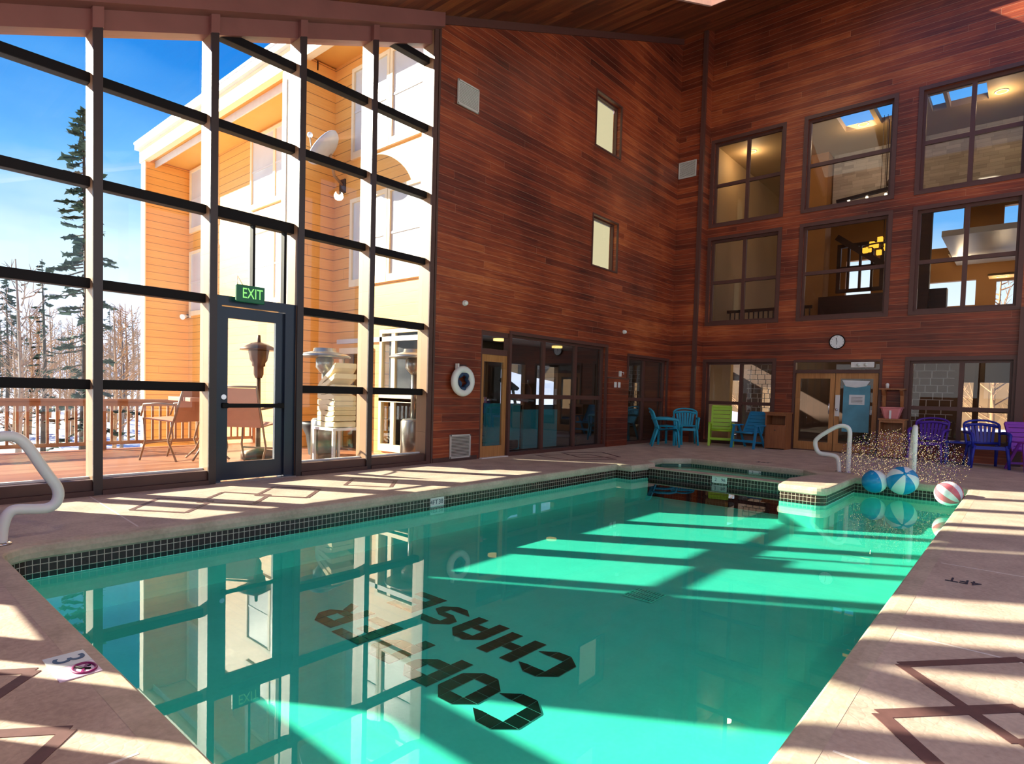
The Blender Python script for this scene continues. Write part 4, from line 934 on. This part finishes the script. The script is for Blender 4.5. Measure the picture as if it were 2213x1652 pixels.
# ground floor: lattice dividers and furniture glimpses
M_lat = plain('white_lattice', (0.75, 0.75, 0.70), 0.5)
def lattice(x, y0, y1, z0, z1, dy, dz, lab, seed):
    rn = random.Random(seed); mb = MB(); z = z0
    while z < z1:
        mb.box(x, x+.02, y0, y1, z-.006, z+.006, M_lat); y = y0+rn.random()*dy
        while y < y1:
            mb.box(x, x+.02, y-.006, y+.006, z, z+dz, M_lat); y += dy*rn.uniform(.7, 1.3)
        z += dz
    mb.build('lattice_screen', None, label=lab, category='screen')
lattice(15.7, 1.25, 2.05, .45, 1.98, .22, .155, 'white irregular lattice screen behind the right ground-floor window', 4)
lattice(15.8, 4.9, 5.6, .8, 1.98, .15, .12, 'white openwork screen behind the left ground-floor window', 6)
mb = MB(); wall_cells(mb, (-4.9, 8), [(.42, 1.0, .15, .95), (.42, 1.0, 1.05, 1.7), (1.12, 1.4, 1.05, 1.7), (1.12, 1.4, .15, .95), (3.5, 3.75, .4, 1.6), (6.95, 7.35, .4, 1.7), (5.6, 6.3, .6, 1.5)], 0, lambda y: 2.42, 19, .15, 'y', M_lobdk); mb.box(15.07, 19, 8, 8.1, 0, 2.42, M_lobdk); mb.box(15.07, 19, -5, -4.9, 0, 2.42, M_lobdk)
for y in (1.0, 3.5): mb.box(18.9, 19.1, y+.02, y+.10, 0, 2.4, M_dkwood)
mb.build('wall_lobby_ground', None, kind='structure')
mb = MB(); mb.box(16.6, 16.8, 6.35, 7.0, 0, 2.4, M_tan); mb.build('closet_block', None, kind='structure')
for i, (y, z) in enumerate(((1.2, 2.36), (3.0, 2.36), (5.3, 2.36))):
    mb = MB(); mb.lathe([(.18, -.03), (.18, .06)], n=16, m=M_bulb); o = mb.build('ceiling_light', None, label=('round warm light inside the right ground-floor window', 'round warm light above the double doors inside', 'round warm light inside the left ground-floor window')[i], category='ceiling light'); o.location = (17.5, y, z); lamp_in(o, 15)
# gym behind the long wall
mb = MB(); mb.box(6.65, 15, 7.3, 10.5, -.1, 0, M_slab); mb.build('floor_gym', None, kind='structure')
mb = MB(); mb.box(6.65, 15, 7.3, 10.5, 2.40, 2.54, M_gymw); mb.build('ceiling_gym', None, kind='structure')
mb = MB(); wall_cells(mb, (6.65, 15), [(7.2+i*1.5, 8.2+i*1.5, .8, 1.9) for i in range(5)], 0, lambda x: 2.4, 10.5, .15, 'x', M_gymw); mb.box(15, 15.15, 7.3, 10.5, 0, 2.4, M_gymw); mb.build('wall_gym', None, kind='structure')
M_mach = plain('gym_machine_black', (0.03, 0.03, 0.032), 0.4); M_machs = plain('gym_machine_grey', (0.35, 0.35, 0.36), 0.4)
for i, (x, y, a) in enumerate(((8.9, 8.6, .4), (9.9, 8.9, .4), (10.7, 8.4, .5))):
    t = empty('treadmill', (x, y, 0), a, label=('black treadmill in the gym, first behind the glass beside the oak door', 'black treadmill in the gym, middle one behind the glass', 'black treadmill in the gym, nearest the wall pier')[i], category='treadmill', group='treadmills behind the gym glass')
    mb = MB(); mb.box(-.4, .4, -.9, .8, .02, .2, M_mach, bev=.03); mb.build('deck', None, t)
    for s_ in (-1, 1):
        mb = MB(); mb.tube([(s_*.36, .5, .2), (s_*.36, .72, 1.25)], .035, 8, M_machs); mb.build('upright', None, t)
        mb = MB(); mb.tube([(s_*.36, .68, 1.0), (s_*.34, .2, .95)], .022, 8, M_machs); mb.build('handrail', None, t)
    mb = MB(); mb.obox((0, .72, 1.32), (1, 0, 0), (0, .8, .6), (0, -.6, .8), .38, .18, .04, M_mach, .01); mb.build('console', None, t)
for i, (x, y) in enumerate(((8.6, 9.6), (9.8, 10.2), (10.6, 9.6), (12.9, 9.6))):
    mb = MB(); mb.lathe([(.14, -.03), (.14, .02)], n=16, m=M_bulb); o = mb.build('ceiling_light', None, category='ceiling light', label=('nearest ceiling light in the gym, left of the others', 'farthest ceiling light deep inside the gym', 'ceiling light above the treadmills, right of the glazing', 'ceiling light behind the two-pane gym window')[i]); o.location = (x, y, 2.38)

M_refl = plain('teal_reflection', (0.03, 0.42, 0.48), 0.6, noise=.3, scale=3)  # teal panels stand in for the pool's reflection in the gym glass
mb = MB(); mb.box(7.28, 8.12, 7.75, 7.82, .0, 1.95, M_refl, bev=.01); mb.build('reflection_panel', None, label='tall teal panel standing in for the pool reflected in the oak glass door', category='panel')
mb = MB(); mb.box(8.25, 9.25, 7.75, 7.82, .0, .92, M_refl, bev=.01); mb.build('reflection_panel', None, label='low teal panel imitating the pool reflection in the first gym pane beside the oak door', category='panel')
mb = MB(); mb.box(9.35, 10.5, 7.75, 7.82, .0, .80, M_refl, bev=.01); mb.build('reflection_panel', None, label='low teal panel imitating the pool reflection in the middle gym pane', category='panel')
# ------------------------------------------------------------------ fittings on the walls
M_vent = plain('vent_grey_paint', (0.62, 0.60, 0.54), 0.5); M_vdk = plain('vent_dark_gap', (0.10, 0.08, 0.06), 0.7)
def vent(c, ax, w, h, n, lab, vert=True):
    t = empty('air_vent', c, label=lab, category='vent'); ax = Vector(ax); nn = ax.cross(Vector((0, 0, 1)))
    mb = MB(); mb.obox((0, 0, 0), ax, (0, 0, 1), nn, w/2-.01, h/2-.01, .004, M_vdk); mb.build('backing', None, t)
    mb = MB()
    for s_ in (-1, 1):
        mb.obox(ax*s_*(w/2-.01)+nn*.008, ax, (0, 0, 1), nn, .012, h/2, .012, M_vent); mb.obox(Vector((0, 0, s_*(h/2-.01)))+nn*.008, ax, (0, 0, 1), nn, w/2, .012, .012, M_vent)
    mb.build('frame', None, t)
    mb = MB()
    for i in range(n): mb.obox(Vector((0, 0, -h/2+h*(i+.5)/n))+nn*.008, ax, Vector((0, 0, 1))+nn*.5, nn, w/2-.015, h/n*.30, .003, M_vent)
    mb.build('louvre', None, t, kind='stuff')
vent((6.88, YG-.012, 5.85), (1, 0, 0), .47, .38, 16, 'square louvred vent high on the wood wall beside the glazing')
vent((6.88, YG-.012, .24), (1, 0, 0), .46, .38, 16, 'square louvred vent low on the wood wall by the floor')
vent((XJ-.012, 6.80, 6.85), (0, -1, 0), .46, .40, 16, 'louvred vent high in the narrow corner of the far wall')
# life ring on its bracket
lr = empty('life_ring', (6.83, YG-.10, 1.30), label='white life ring hanging on the wood wall beside the oak glass door', category='life ring')
mb = MB(); mb.tube([(.19*math.cos(a), 0, .19*math.sin(a)) for a in [i*2*math.pi/32 for i in range(32)]], .058, 14, M_white, closed=True); mb.build('ring', None, lr)
M_rope = plain('dark_blue_rope', (0.02, 0.05, 0.12), 0.7)
mb = MB(); mb.tube([(.10*math.cos(a)*(1+.1*math.sin(3*a)), .035*math.sin(5*a), .12*math.sin(a)) for a in [i*2*math.pi/40 for i in range(40)]], .028, 8, M_rope, closed=True)
mb.build('rope_coil', None, lr, label='dark blue coiled rope')
mb = MB(); mb.box(-.10, .12, .05, .10, .20, .27, M_dk); mb.box(-.11, -.09, -.0, .07, .18, .28, M_white); mb.build('wall_bracket', None, lr)
for x, lab in ((6.91, 'small white round sensor on the wood wall above the life ring'), (11.96, 'small white round sensor on the wood wall above the pier')):
    t = empty('wall_sensor', (x, YG, 2.57), label=lab, category='sensor')
    mb = MB(); mb.tube([(0, 0, 0), (0, -.03, 0)], .045, 16, M_white); mb.build('base', None, t)
    mb = MB(); mb.sphere((0, -.045, 0), .04, M_white); mb.build('dome', None, t)
# switches and door phone above the pier
t = empty('switch_plate', (11.66, YG-.063, 1.37), label='pair of white light switches on the wood pier', category='switch')
for s_ in (-1, 1):
    mb = MB(); mb.box(s_*.08-.05, s_*.08+.05, -.012, 0, -.06, .06, M_white, bev=.004); pz = mb.build('plate', None, t)
    mb = MB(); mb.box(s_*.08-.015, s_*.08+.015, -.02, -.01, -.02, .02, M_mark); mb.build('rocker', None, pz)
t = empty('door_hook', (11.85, YG-.02, 1.62), label='small white bracket above the light switches', category='bracket')
mb = MB(); mb.box(-.03, .03, -.02, .02, -.06, .06, M_white); mb.build('plate', None, t)
mb = MB(); mb.tube([(0, -.02, .03), (.05, -.06, .04), (.05, -.06, -.01)], .008, 6, M_white); mb.build('hook', None, t)
# clock
M_face = plain('clock_face', (0.86, 0.87, 0.88), 0.4, noise=.02)
ck = empty('wall_clock', (XR-.03, 3.32, 2.455), label='round white wall clock with black rim above the double doors', category='clock')
mb = MB(); mb.tube([(.0, .152*math.cos(a), .152*math.sin(a)) for a in [i*2*math.pi/40 for i in range(40)]], .012, 8, M_black, closed=True); mb.build('rim', None, ck)
mb = MB(); mb.tube([(.01, 0, 0), (-.005, 0, 0)], .148, 36, M_face); mb.build('dial', None, ck)
mb = MB(); mb.bar((-.008, 0, 0), (-.008, .02, .09), .010, .004, M_black, up=(1, 0, 0)); mb.build('hour_hand', None, ck)
mb = MB(); mb.bar((-.012, 0, .0), (-.012, 0.005, -.06), .008, .004, M_black, up=(1, 0, 0)); mb.build('minute_hand', None, ck)
for i in range(12):
    a = math.pi/2 - i*math.pi/6
    text_part(str(i or 12), .036, 'numeral', M_dk, frameM((-.0065, -.122*math.cos(a), .122*math.sin(a)), (0, -1, 0), (0, 0, 1)), ck, extrude=.0005)
# lighted box sign over the doors, notices on the door
t = empty('emergency_light', (XR-.03, 2.80, 1.94), label='white emergency light box above the right-hand glass door', category='light')
mb = MB(); mb.box(-.03, .03, -.22, .22, -.06, .06, M_white, bev=.01); mb.build('housing', None, t)
for s_ in (-.5, .5):
    mb = MB(); mb.sphere((-.035, s_*.14, 0), .035, M_mark); mb.build('lamp_head', None, t)
M_poster = plain('blue_poster', (0.10, 0.34, 0.46), 0.5, noise=.35, scale=4); M_paper = plain('white_paper', (0.75, 0.80, 0.82), 0.7)
t = empty('door_towel', (XR+.02, 2.92, 1.53), label='white cloth hung across the top of the right-hand glass door', category='towel')
mb = MB(); mb.prism([(-.27, .06), (.27, .08), (.20, -.06), (-.0, -.085), (-.20, -.05)], -.0, .02, M_paper, T=lambda a, b, c: (c, a, b), bev=.006); mb.build('cloth', None, t)
t = empty('poster', (XR+.035, 2.90, 1.05), label='tall blue poster filling the right-hand glass door', category='poster')
mb = MB(); mb.box(0, .006, -.26, .26, -.58, .45, M_poster); mb.build('sheet', None, t)
mb = MB(); mb.box(-.006, 0, -.16, .14, .02, .24, M_paper); mb.build('notice', None, t, label='white printed notice')
mb = MB()
for i in range(5): mb.box(-.008, -.006, -.12, .10, .06+.03*i, .068+.03*i, M_dk)
mb.build('printed_lines', None, t, kind='stuff')
# hand rails
def handrail(pts, r, lab, name='hand_rail'):
    t = empty(name, (pts[0][0], pts[0][1], 0), label=lab, category='handrail'); L = t.location
    # smooth the polyline
    P_ = [Vector(p)-L for p in pts]
    for _ in range(3):
        Q = [P_[0]]
        for a, b in zip(P_, P_[1:]): Q += [a*.75+b*.25, a*.25+b*.75]
        Q.append(P_[-1]); P_ = Q
    mb = MB(); mb.tube(P_, r, 14, M_rail); mb.build('tube', None, t)
    for p in (P_[0], P_[-1]):
        mb = MB(); mb.lathe([(r*1.0, .002), (r*1.7, .002), (r*1.7, .012), (r*1.2, .02)], (p.x, p.y, 0), 18, M_chrome, cap=False); mb.build('flange', None, t)
    return t
sx_ = 10.80
handrail([(sx_, 2.30, 0), (sx_, 2.305, .12), (sx_, 2.33, .25), (sx_, 2.46, .27), (sx_, 2.62, .27), (sx_, 2.68, .42), (sx_, 2.66, .52), (sx_, 2.42, .70), (sx_, 2.30, .76), (sx_, 2.17, .72), (sx_, 2.17, .5), (sx_, 2.17, 0)], .034, 'white tubular handrail beside the spa, bent into a loop')
lx = .0
handrail([(.82, 5.33, 0), (.83, 5.33, .14), (.87, 5.33, .24), (.98, 5.33, .225), (1.12, 5.33, .215), (1.16, 5.33, .34), (1.07, 5.33, .48), (.95, 5.33, .72), (.86, 5.33, .76), (.70, 5.33, .72), (.52, 5.33, .42), (.40, 5.33, 0)], .036, 'white tubular handrail cut by the left edge, at the near pool corner')
a0 = atz(1960, 1040, 0); a0 = Vector((10.62, 1.30, 0)); dv = Vector((1.0, .17, 0)).normalized()
handrail([a0, a0+Vector((0, 0, .12)), a0+dv*.06+Vector((0, 0, .26)), a0+dv*.2+Vector((0, 0, .27)), a0+dv*.36+Vector((0, 0, .34)), a0+dv*.30+Vector((0, -.01, .52)), a0+dv*.15+Vector((0, -.02, .74)), a0-dv*.02+Vector((0, -.02, .82)), a0-dv*.10+Vector((0, -.02, .66)), a0-dv*.10+Vector((0, -.02, 0))], .034, 'white tubular handrail at the far end of the pool behind the striped beach ball')

# ------------------------------------------------------------------ furniture
M_turq = plain('turquoise_resin', (0.015, 0.36, 0.52), 0.4, noise=.06); M_lime = plain('lime_resin', (0.36, 0.62, 0.02), 0.4, noise=.06)
M_blue = plain('azure_resin', (0.012, 0.25, 0.48), 0.4, noise=.06); M_purp = plain('purple_resin', (0.10, 0.03, 0.40), 0.35, noise=.06); M_royal = plain('royal_blue_resin', (0.012, 0.025, 0.36), 0.35, noise=.06)
M_viol = plain('violet_resin', (0.28, 0.05, 0.45), 0.4, noise=.06)
def monobloc(loc, rz, mat, lab, group):
    """stacking resin armchair; front faces local -y"""
    t = empty('resin_armchair', loc, rz, label=lab, category='chair', group=group)
    mb = MB(); n = 6
    grid = [[(-.23+.46*i/n, -.25+.46*j/n, .41-.03*(j/n)-.015*math.sin(math.pi*i/n)+(-.02 if j == 0 else 0)) for i in range(n+1)] for j in range(n+1)]
    for dz, fl_ in ((0, 1), (-.015, -1)):
        vs = [[mb.bm.verts.new((p[0], p[1], p[2]+dz)) for p in r] for r in grid]
        for j in range(n):
            for i in range(n): f = mb.bm.faces.new([vs[j][i], vs[j][i+1], vs[j+1][i+1], vs[j+1][i]]); f.material_index = mb.mi(mat); f.smooth = True
    mb.box(-.23, .23, -.262, -.245, .34, .40, mat); mb.build('seat', None, t)
    def bp(u, z):                                   # curved, reclined back surface
        k = (z-.38)/.48; return (u*(1+.12*k), .21+.17*k-.10*(abs(u)/.27)**2*.6, z)
    mb = MB(); arch = [bp(-.25, .40+.36*i/6) for i in range(7)] + [bp(-.25*math.cos(a), .76+.095*math.sin(a)) for a in [math.pi*i/10 for i in range(1, 10)]] + [bp(.25, .76-.36*i/6) for i in range(7)]
    mb.tube(arch, .021, 8, mat); mb.tube([bp(-.25, .44), bp(0, .43), bp(.25, .44)], .022, 8, mat); mb.tube([bp(-.245, .74), bp(-.12, .77), bp(0, .78), bp(.12, .77), bp(.245, .74)], .028, 8, mat)
    mb.build('back_frame', None, t)
    for i in range(7):
        u = -.186+.062*i; mb = MB(); pa, pb = Vector(bp(u*.8, .43)), Vector(bp(u, .79)); mb.bar(pa, pb, .046, .012, mat, up=(0, 1, 0)); mb.build('back_slat', None, t)
    for s_ in (-1, 1):
        mb = MB(); mb.tube([(s_*.27, .30, .62), (s_*.29, .12, .635), (s_*.295, -.1, .635), (s_*.28, -.25, .61), (s_*.27, -.275, .5), (s_*.265, -.27, .38)], [.022, .03, .032, .03, .024, .022], 8, mat); mb.build('armrest', None, t)
        mb = MB(); mb.tube([(s_*.24, -.25, .42), (s_*.265, -.275, .2), (s_*.28, -.29, 0)], [.032, .026, .022], 6, mat); mb.build('front_leg', None, t)
        mb = MB(); mb.tube([(s_*.22, .19, .40), (s_*.235, .25, .2), (s_*.25, .31, 0)], [.032, .026, .022], 6, mat); mb.build('rear_leg', None, t)
    return t
def recliner(loc, rz, mat, lab, rec=.28, s=1.0, name='folding_recliner'):
    """high-backed folding resin chair with horizontal slots; front faces local -y"""
    t = empty(name, loc, rz, label=lab, category='chair')
    dy, dz = math.sin(rec), math.cos(rec)
    mb = MB(); B = Vector((0, .18, .36)); ax = Vector((0, dy, dz)); nn = Vector((0, dz, -dy))
    for s_ in (-1, 1): mb.obox(B+ax*.28+Vector((s_*.215, 0, 0)), (1, 0, 0), ax, nn, .022, .30, .018, mat)
    for i in range(6): mb.obox(B+ax*(.04+.098*i), (1, 0, 0), ax, nn, .20, .042, .010, mat)
    mb.obox(B+ax*.575, (1, 0, 0), ax, nn, .225, .03, .018, mat, .008); mb.build('backrest', None, t)
    mb = MB(); mb.box(-.22, .22, -.28, .20, .36, .39, mat, bev=.01); mb.tube([(-.2, -.28, .37), (.2, -.28, .37)], .022, 8, mat); mb.build('seat', None, t)
    for s_ in (-1, 1):
        mb = MB(); mb.box(s_*.27-.03, s_*.27+.03, -.28, .22, .52, .55, mat, bev=.01); mb.build('armrest', None, t)
        mb = MB(); mb.bar((s_*.27, -.22, .53), (s_*.27, -.33, .0), .035, .05, mat, up=(1, 0, 0)); mb.build('front_leg', None, t)
        mb = MB(); mb.bar((s_*.24, -.05, .52), (s_*.24, .33, .0), .03, .045, mat, up=(1, 0, 0)); mb.build('rear_leg', None, t)
    mb = MB(); mb.box(-.26, .26, -.30, -.27, .15, .20, mat); mb.build('front_stretcher', None, t)
    mb = MB(); mb.box(-.24, .24, .24, .27, .10, .14, mat); mb.build('rear_stretcher', None, t)
    t.scale = (s, s, s); return t
G1 = 'turquoise armchairs in the far corner'
monobloc((12.75, 6.33, 0), math.radians(-58+180-90), M_turq, 'turquoise resin armchair seen from the side beside the two-pane window', G1)
monobloc((13.75, 6.30, 0), math.radians(-62), M_turq, 'turquoise resin armchair facing the pool in the far corner', G1)
t = empty('side_table', (13.25, 6.45, 0), label='small square turquoise table between the two turquoise armchairs', category='table')
mb = MB(); mb.box(-.22, .22, -.22, .22, .42, .46, M_turq, bev=.01); mb.build('tabletop', None, t)
for sx1 in (-1, 1):
    for sy1 in (-1, 1):
        mb = MB(); mb.bar((sx1*.19, sy1*.19, .42), (sx1*.20, sy1*.20, 0), .04, .04, M_turq, up=(0, 1, 0)); mb.build('leg', None, t)
recliner((14.25, 5.62, 0), math.radians(-68), M_lime, 'lime green high-backed folding armchair with slotted back', .16, 1.0)
recliner((14.15, 4.92, 0), math.radians(-96), M_blue, 'azure folding recliner leaning back beside the wooden bin cabinet', .62, .98)
# wooden cabinets
M_cab = boards('brown_cabinet_wood', [(0.2, (0.24, 0.075, 0.026)), (0.5, (0.34, 0.12, 0.04)), (0.85, (0.46, 0.18, 0.065))], width=.3, along='z', across='xy', groove=0, grain=.8)
def cabinet(loc, w, d, h, lab, mat, rz=0):
    """open-topped bin cabinet: front faces local -x"""
    t = empty('bin_cabinet', loc, rz, label=lab, category='cabinet')
    mb = MB(); th = .025
    mb.box(-d/2, d/2, -w/2, -w/2+th, 0, h-.02, mat); mb.box(-d/2, d/2, w/2-th, w/2, 0, h-.02, mat); mb.box(d/2-th, d/2, -w/2+th, w/2-th, 0, h-.02, mat); mb.box(-d/2, d/2-th, -w/2+th, w/2-th, .02, .05, mat); mb.box(-d/2, d/2-th, -w/2+th, w/2-th, h-.30, h-.28, mat); mb.box(-d/2, -d/2+.02, -w/2+th, w/2-th, h-.07, h-.02, mat)
    mb.build('body', None, t)
    mb = MB(); mb.box(-d/2-.02, d/2+.01, -w/2-.02, w/2+.02, h-.02, h+.01, mat, bev=.004); mb.build('top', None, t)
    mb = MB(); mb.box(-d/2-.015, -d/2+.005, -w/2+.02, w/2-.02, .03, h-.30, mat, bev=.004); dr_ = mb.build('door', None, t)
    mb = MB(); mb.sphere((-d/2-.03, 0, h-.40), .014, M_dk); mb.build('knob', None, dr_)
    return t
cabinet((14.55, 4.40, 0), .46, .42, .84, 'brown wooden bin cabinet left of the double doors', M_cab)
M_cab2 = boards('golden_cabinet_wood', [(0.2, (0.30, 0.11, 0.035)), (0.5, (0.42, 0.17, 0.06)), (0.85, (0.52, 0.24, 0.09))], width=.3, along='z', across='xy', groove=0, grain=.8)
cabinet((14.60, 2.15, 0), .44, .40, .80, 'golden wooden bin cabinet right of the double doors', M_cab2)
M_pink = plain('pink_plastic', (0.80, 0.28, 0.28), 0.4)
t = empty('wash_basin', (14.58, 2.18, .811), label='pink plastic tub standing on the golden cabinet', category='tub')
mb = MB()
def rr_(w, d, z): return [(a*d/2, b*w/2, z) for a, b in ((-1, -.8), (-.8, -1), (.8, -1), (1, -.8), (1, .8), (.8, 1), (-.8, 1), (-1, .8))]
L_ = [rr_(.24, .24, 0), rr_(.36, .32, .21), rr_(.40, .36, .22), rr_(.40, .36, .235), rr_(.34, .30, .22), rr_(.22, .22, .015)]
V_ = [[mb.bm.verts.new(p) for p in l] for l in L_]
for A, B in zip(V_, V_[1:]):
    for i in range(8): mb.bm.faces.new([A[i], A[(i+1) % 8], B[(i+1) % 8], B[i]])
mb.bm.faces.new(V_[0][::-1]); mb.bm.faces.new(V_[-1]); mb.build('tub', M_pink, t)
mb = MB(); mb.box(-.19, -.165, -.02, .02, .0, .17, M_white, bev=.006); mb.build('label_strip', None, t, label='pale pink strip')
t = empty('wall_shelf', (XR-.14, 2.20, 1.05), label='small wooden bracket shelf on the wall above the pink tub', category='shelf')
mb = MB(); mb.box(-.14, .13, -.23, .23, .36, .385, M_cab2); mb.build('shelf_board', None, t)
for s_ in (-1, 1):
    mb = MB(); mb.prism([(.13, .0), (.10, .0), (.06, .12), (.04, .24), (-.08, .34), (-.08, .36), (.13, .36)], s_*.16-.03, s_*.16+.03, M_cab2, T=lambda a, b, c: (a, c, b)); mb.build('bracket', None, t)
mb = MB(); mb.lathe([(.03, 0), (.035, .08), (.028, .10), (.01, .115)], n=14, m=M_white); o = mb.build('soap_dispenser', None, label='small white dispenser on the wall shelf', category='dispenser'); o.location = (XR-.16, 2.30, 1.435)
# right end: purple and blue chairs, table, violet lounger
monobloc((14.30, 1.50, 0), math.radians(-95), M_purp, 'purple resin armchair in front of the lattice window', 'purple and blue armchairs at the right')
monobloc((14.05, .60, 0), math.radians(-72), M_royal, 'royal blue resin armchair in front of the bright right window', 'purple and blue armchairs at the right')
t = empty('side_table', (14.35, 1.02, 0), label='low dark blue square table between the purple and blue armchairs', category='table')
mb = MB(); mb.box(-.2, .2, -.2, .2, .40, .44, M_royal, bev=.01); mb.build('tabletop', None, t)
for sx1 in (-1, 1):
    for sy1 in (-1, 1):
        mb = MB(); mb.bar((sx1*.17, sy1*.17, .40), (sx1*.18, sy1*.18, 0), .035, .035, M_royal, up=(0, 1, 0)); mb.build('leg', None, t)
t = recliner((13.95, -.05, 0), math.radians(-60), M_viol, 'violet resin recliner cut by the right edge of the picture', .5, .95)

# ------------------------------------------------------------------ beach balls
M_bw = plain('ball_white', (0.85, 0.88, 0.90), 0.25, noise=.02); M_bb = plain('ball_blue', (0.01, 0.30, 0.62), 0.25, noise=.04); M_br = plain('ball_red', (0.72, 0.16, 0.20), 0.25)
def beach_ball(c, r, mats, ax, n, lab, stripes=1):
    t = empty('beach_ball', c, label=lab, category='ball', group='beach balls floating at the far end')
    bm = bmesh.new(); bmesh.ops.create_uvsphere(bm, u_segments=n*4, v_segments=20, radius=r)
    me = bpy.data.meshes.new('panel_ball')
    for f in bm.faces:
        cc = f.calc_center_median(); k = int(((math.atan2(cc.y, cc.x)+math.pi)/(2*math.pi))*n) % n; f.material_index = k % len(mats); f.smooth = True
    bm.to_mesh(me); bm.free()
    for m in mats: me.materials.append(m)
    o = bpy.data.objects.new('panels', me); COL.objects.link(o); o.parent = t; o.rotation_euler = Vector(ax).to_track_quat('Z', 'Y').to_euler()
    mb = MB(); mb.lathe([(r*.12, r*.985), (r*.12, r*1.01), (.002, r*1.015)], n=12, m=mats[0]); q = mb.build('valve_cap', None, t); q.rotation_euler = o.rotation_euler
    return t
p = aty(1950, 1038, 1.33); beach_ball(atx(1950, 1039, 10.05), .20, [M_bb, M_bw], (-.75, -.25, .55), 8, 'blue and white striped beach ball floating at the far end')
beach_ball(atx(1890, 1041, 10.0), .165, [M_bb, M_bw, M_bb], (.2, .5, 1.0), 6, 'blue ball with a pale top floating left of the striped one')
beach_ball(atx(2050, 1071, 9.3)+Vector((0, .0, .02)), .155, [M_bw, M_br], (.2, .6, .45), 12, 'pink and white striped ball floating at the right pool edge')
# cloud of added specks over the far end, gold ones glowing as glints
rn = random.Random(11); dm = [emit('gold_glint', (1, .75, .35), .9), plain('violet_speck', (.35, .1, .6), .3), plain('white_speck', (.9, .9, .85), .3), plain('green_speck', (.08, .35, .2), .3)]
mb = MB()
for i in range(6500):
    while True:
        u, v, w = rn.uniform(-1, 1), rn.uniform(-1, 1), rn.uniform(-1, 1)
        if u*u+v*v+w*w < 1: break
    c = Vector((10.75+u*.5, 1.45+v*.85, 0.26+w*.50)); c.z = max(c.z, .01)
    s_ = rn.uniform(.0018, .0042); m = dm[rn.choice((0, 0, 1, 1, 1, 2, 2, 3))]
    vs = [mb.bm.verts.new(c+Vector(d)*s_) for d in ((1, 1, 1), (-1, -1, 1), (-1, 1, -1), (1, -1, -1))]; k = mb.mi(m)
    for q in ((0, 1, 2), (0, 3, 1), (0, 2, 3), (1, 3, 2)): f = mb.bm.faces.new([vs[j] for j in q]); f.material_index = k
mb.build('speck_cloud', None, label='cloud of glittering gold and violet specks added over the far pool edge', category='speckle', kind='stuff')
# depth markers in the deck
def deck_marker(q, lab, body=None):
    c = sum((Vector(p) for p in q), Vector())/4; return c
t = empty('deck_depth_marker', (.665, 2.89, 0), math.radians(0), label='white tile in the near deck with a blue 3 and a no-diving sign', category='marker')
mb = MB(); mb.box(-.075, .065, -.02, .115, .0, .004, M_mark); mb.build('number_tile', None, t)
mb = MB(); mb.box(-.075, .065, -.155, -.024, .0, .004, plain('pink_marker_tile', (.80, .62, .75), .3)); mb.build('symbol_tile', None, t, label='pale pink tile')
M_blu = plain('marker_blue', (0.01, 0.05, 0.13), .4); M_mag = plain('marker_magenta', (0.25, 0.01, 0.12), .4)
text_part('3', .155, 'numeral', M_blu, frameM((-.005, .047, .005), (0, -1, 0), (1, 0, 0)) @ Matrix.Diagonal((1.0, 1.0, 1, 1)), t, extrude=.001, label='dark blue 3')
mb = MB(); mb.tube([(.02+.038*math.cos(a), -.09+.052*math.sin(a), .005) for a in [i*2*math.pi/28 for i in range(28)]], .006, 6, M_mag, closed=True); mb.bar((.0, -.13, .006), (.04, -.05, .006), .008, .003, M_mag); mb.build('no_diving_ring', None, t, label='magenta ring')
mb = MB(); mb.tube([(-.0, -.06, .006), (.015, -.09, .006), (.035, -.11, .006)], .006, 5, M_black); mb.sphere((.04, -.075, .006), .007, M_black, 8, 5, (1, 1, .3)); mb.build('diver_figure', None, t)
M_dmk = plain('deck_stencil_dark', (0.03, 0.035, 0.06), .6)
text_part('4FT', .15, 'deck_stencil', M_dmk, frameM((4.85, .28, .003), (0, 1, 0), (-1, 0, 0)) @ Matrix.Diagonal((.8, 1.0, 1, 1)), None, extrude=.001, label='dark stencilled 4FT on the right-hand deck', category='marking')
text_part('3FT', .17, 'deck_stencil', M_dmk, frameM((11.15, 3.6, .003), (0, -1, 0), (1, 0, 0)), None, extrude=.001, label='dark stencilled depth mark on the deck behind the spa', category='marking')
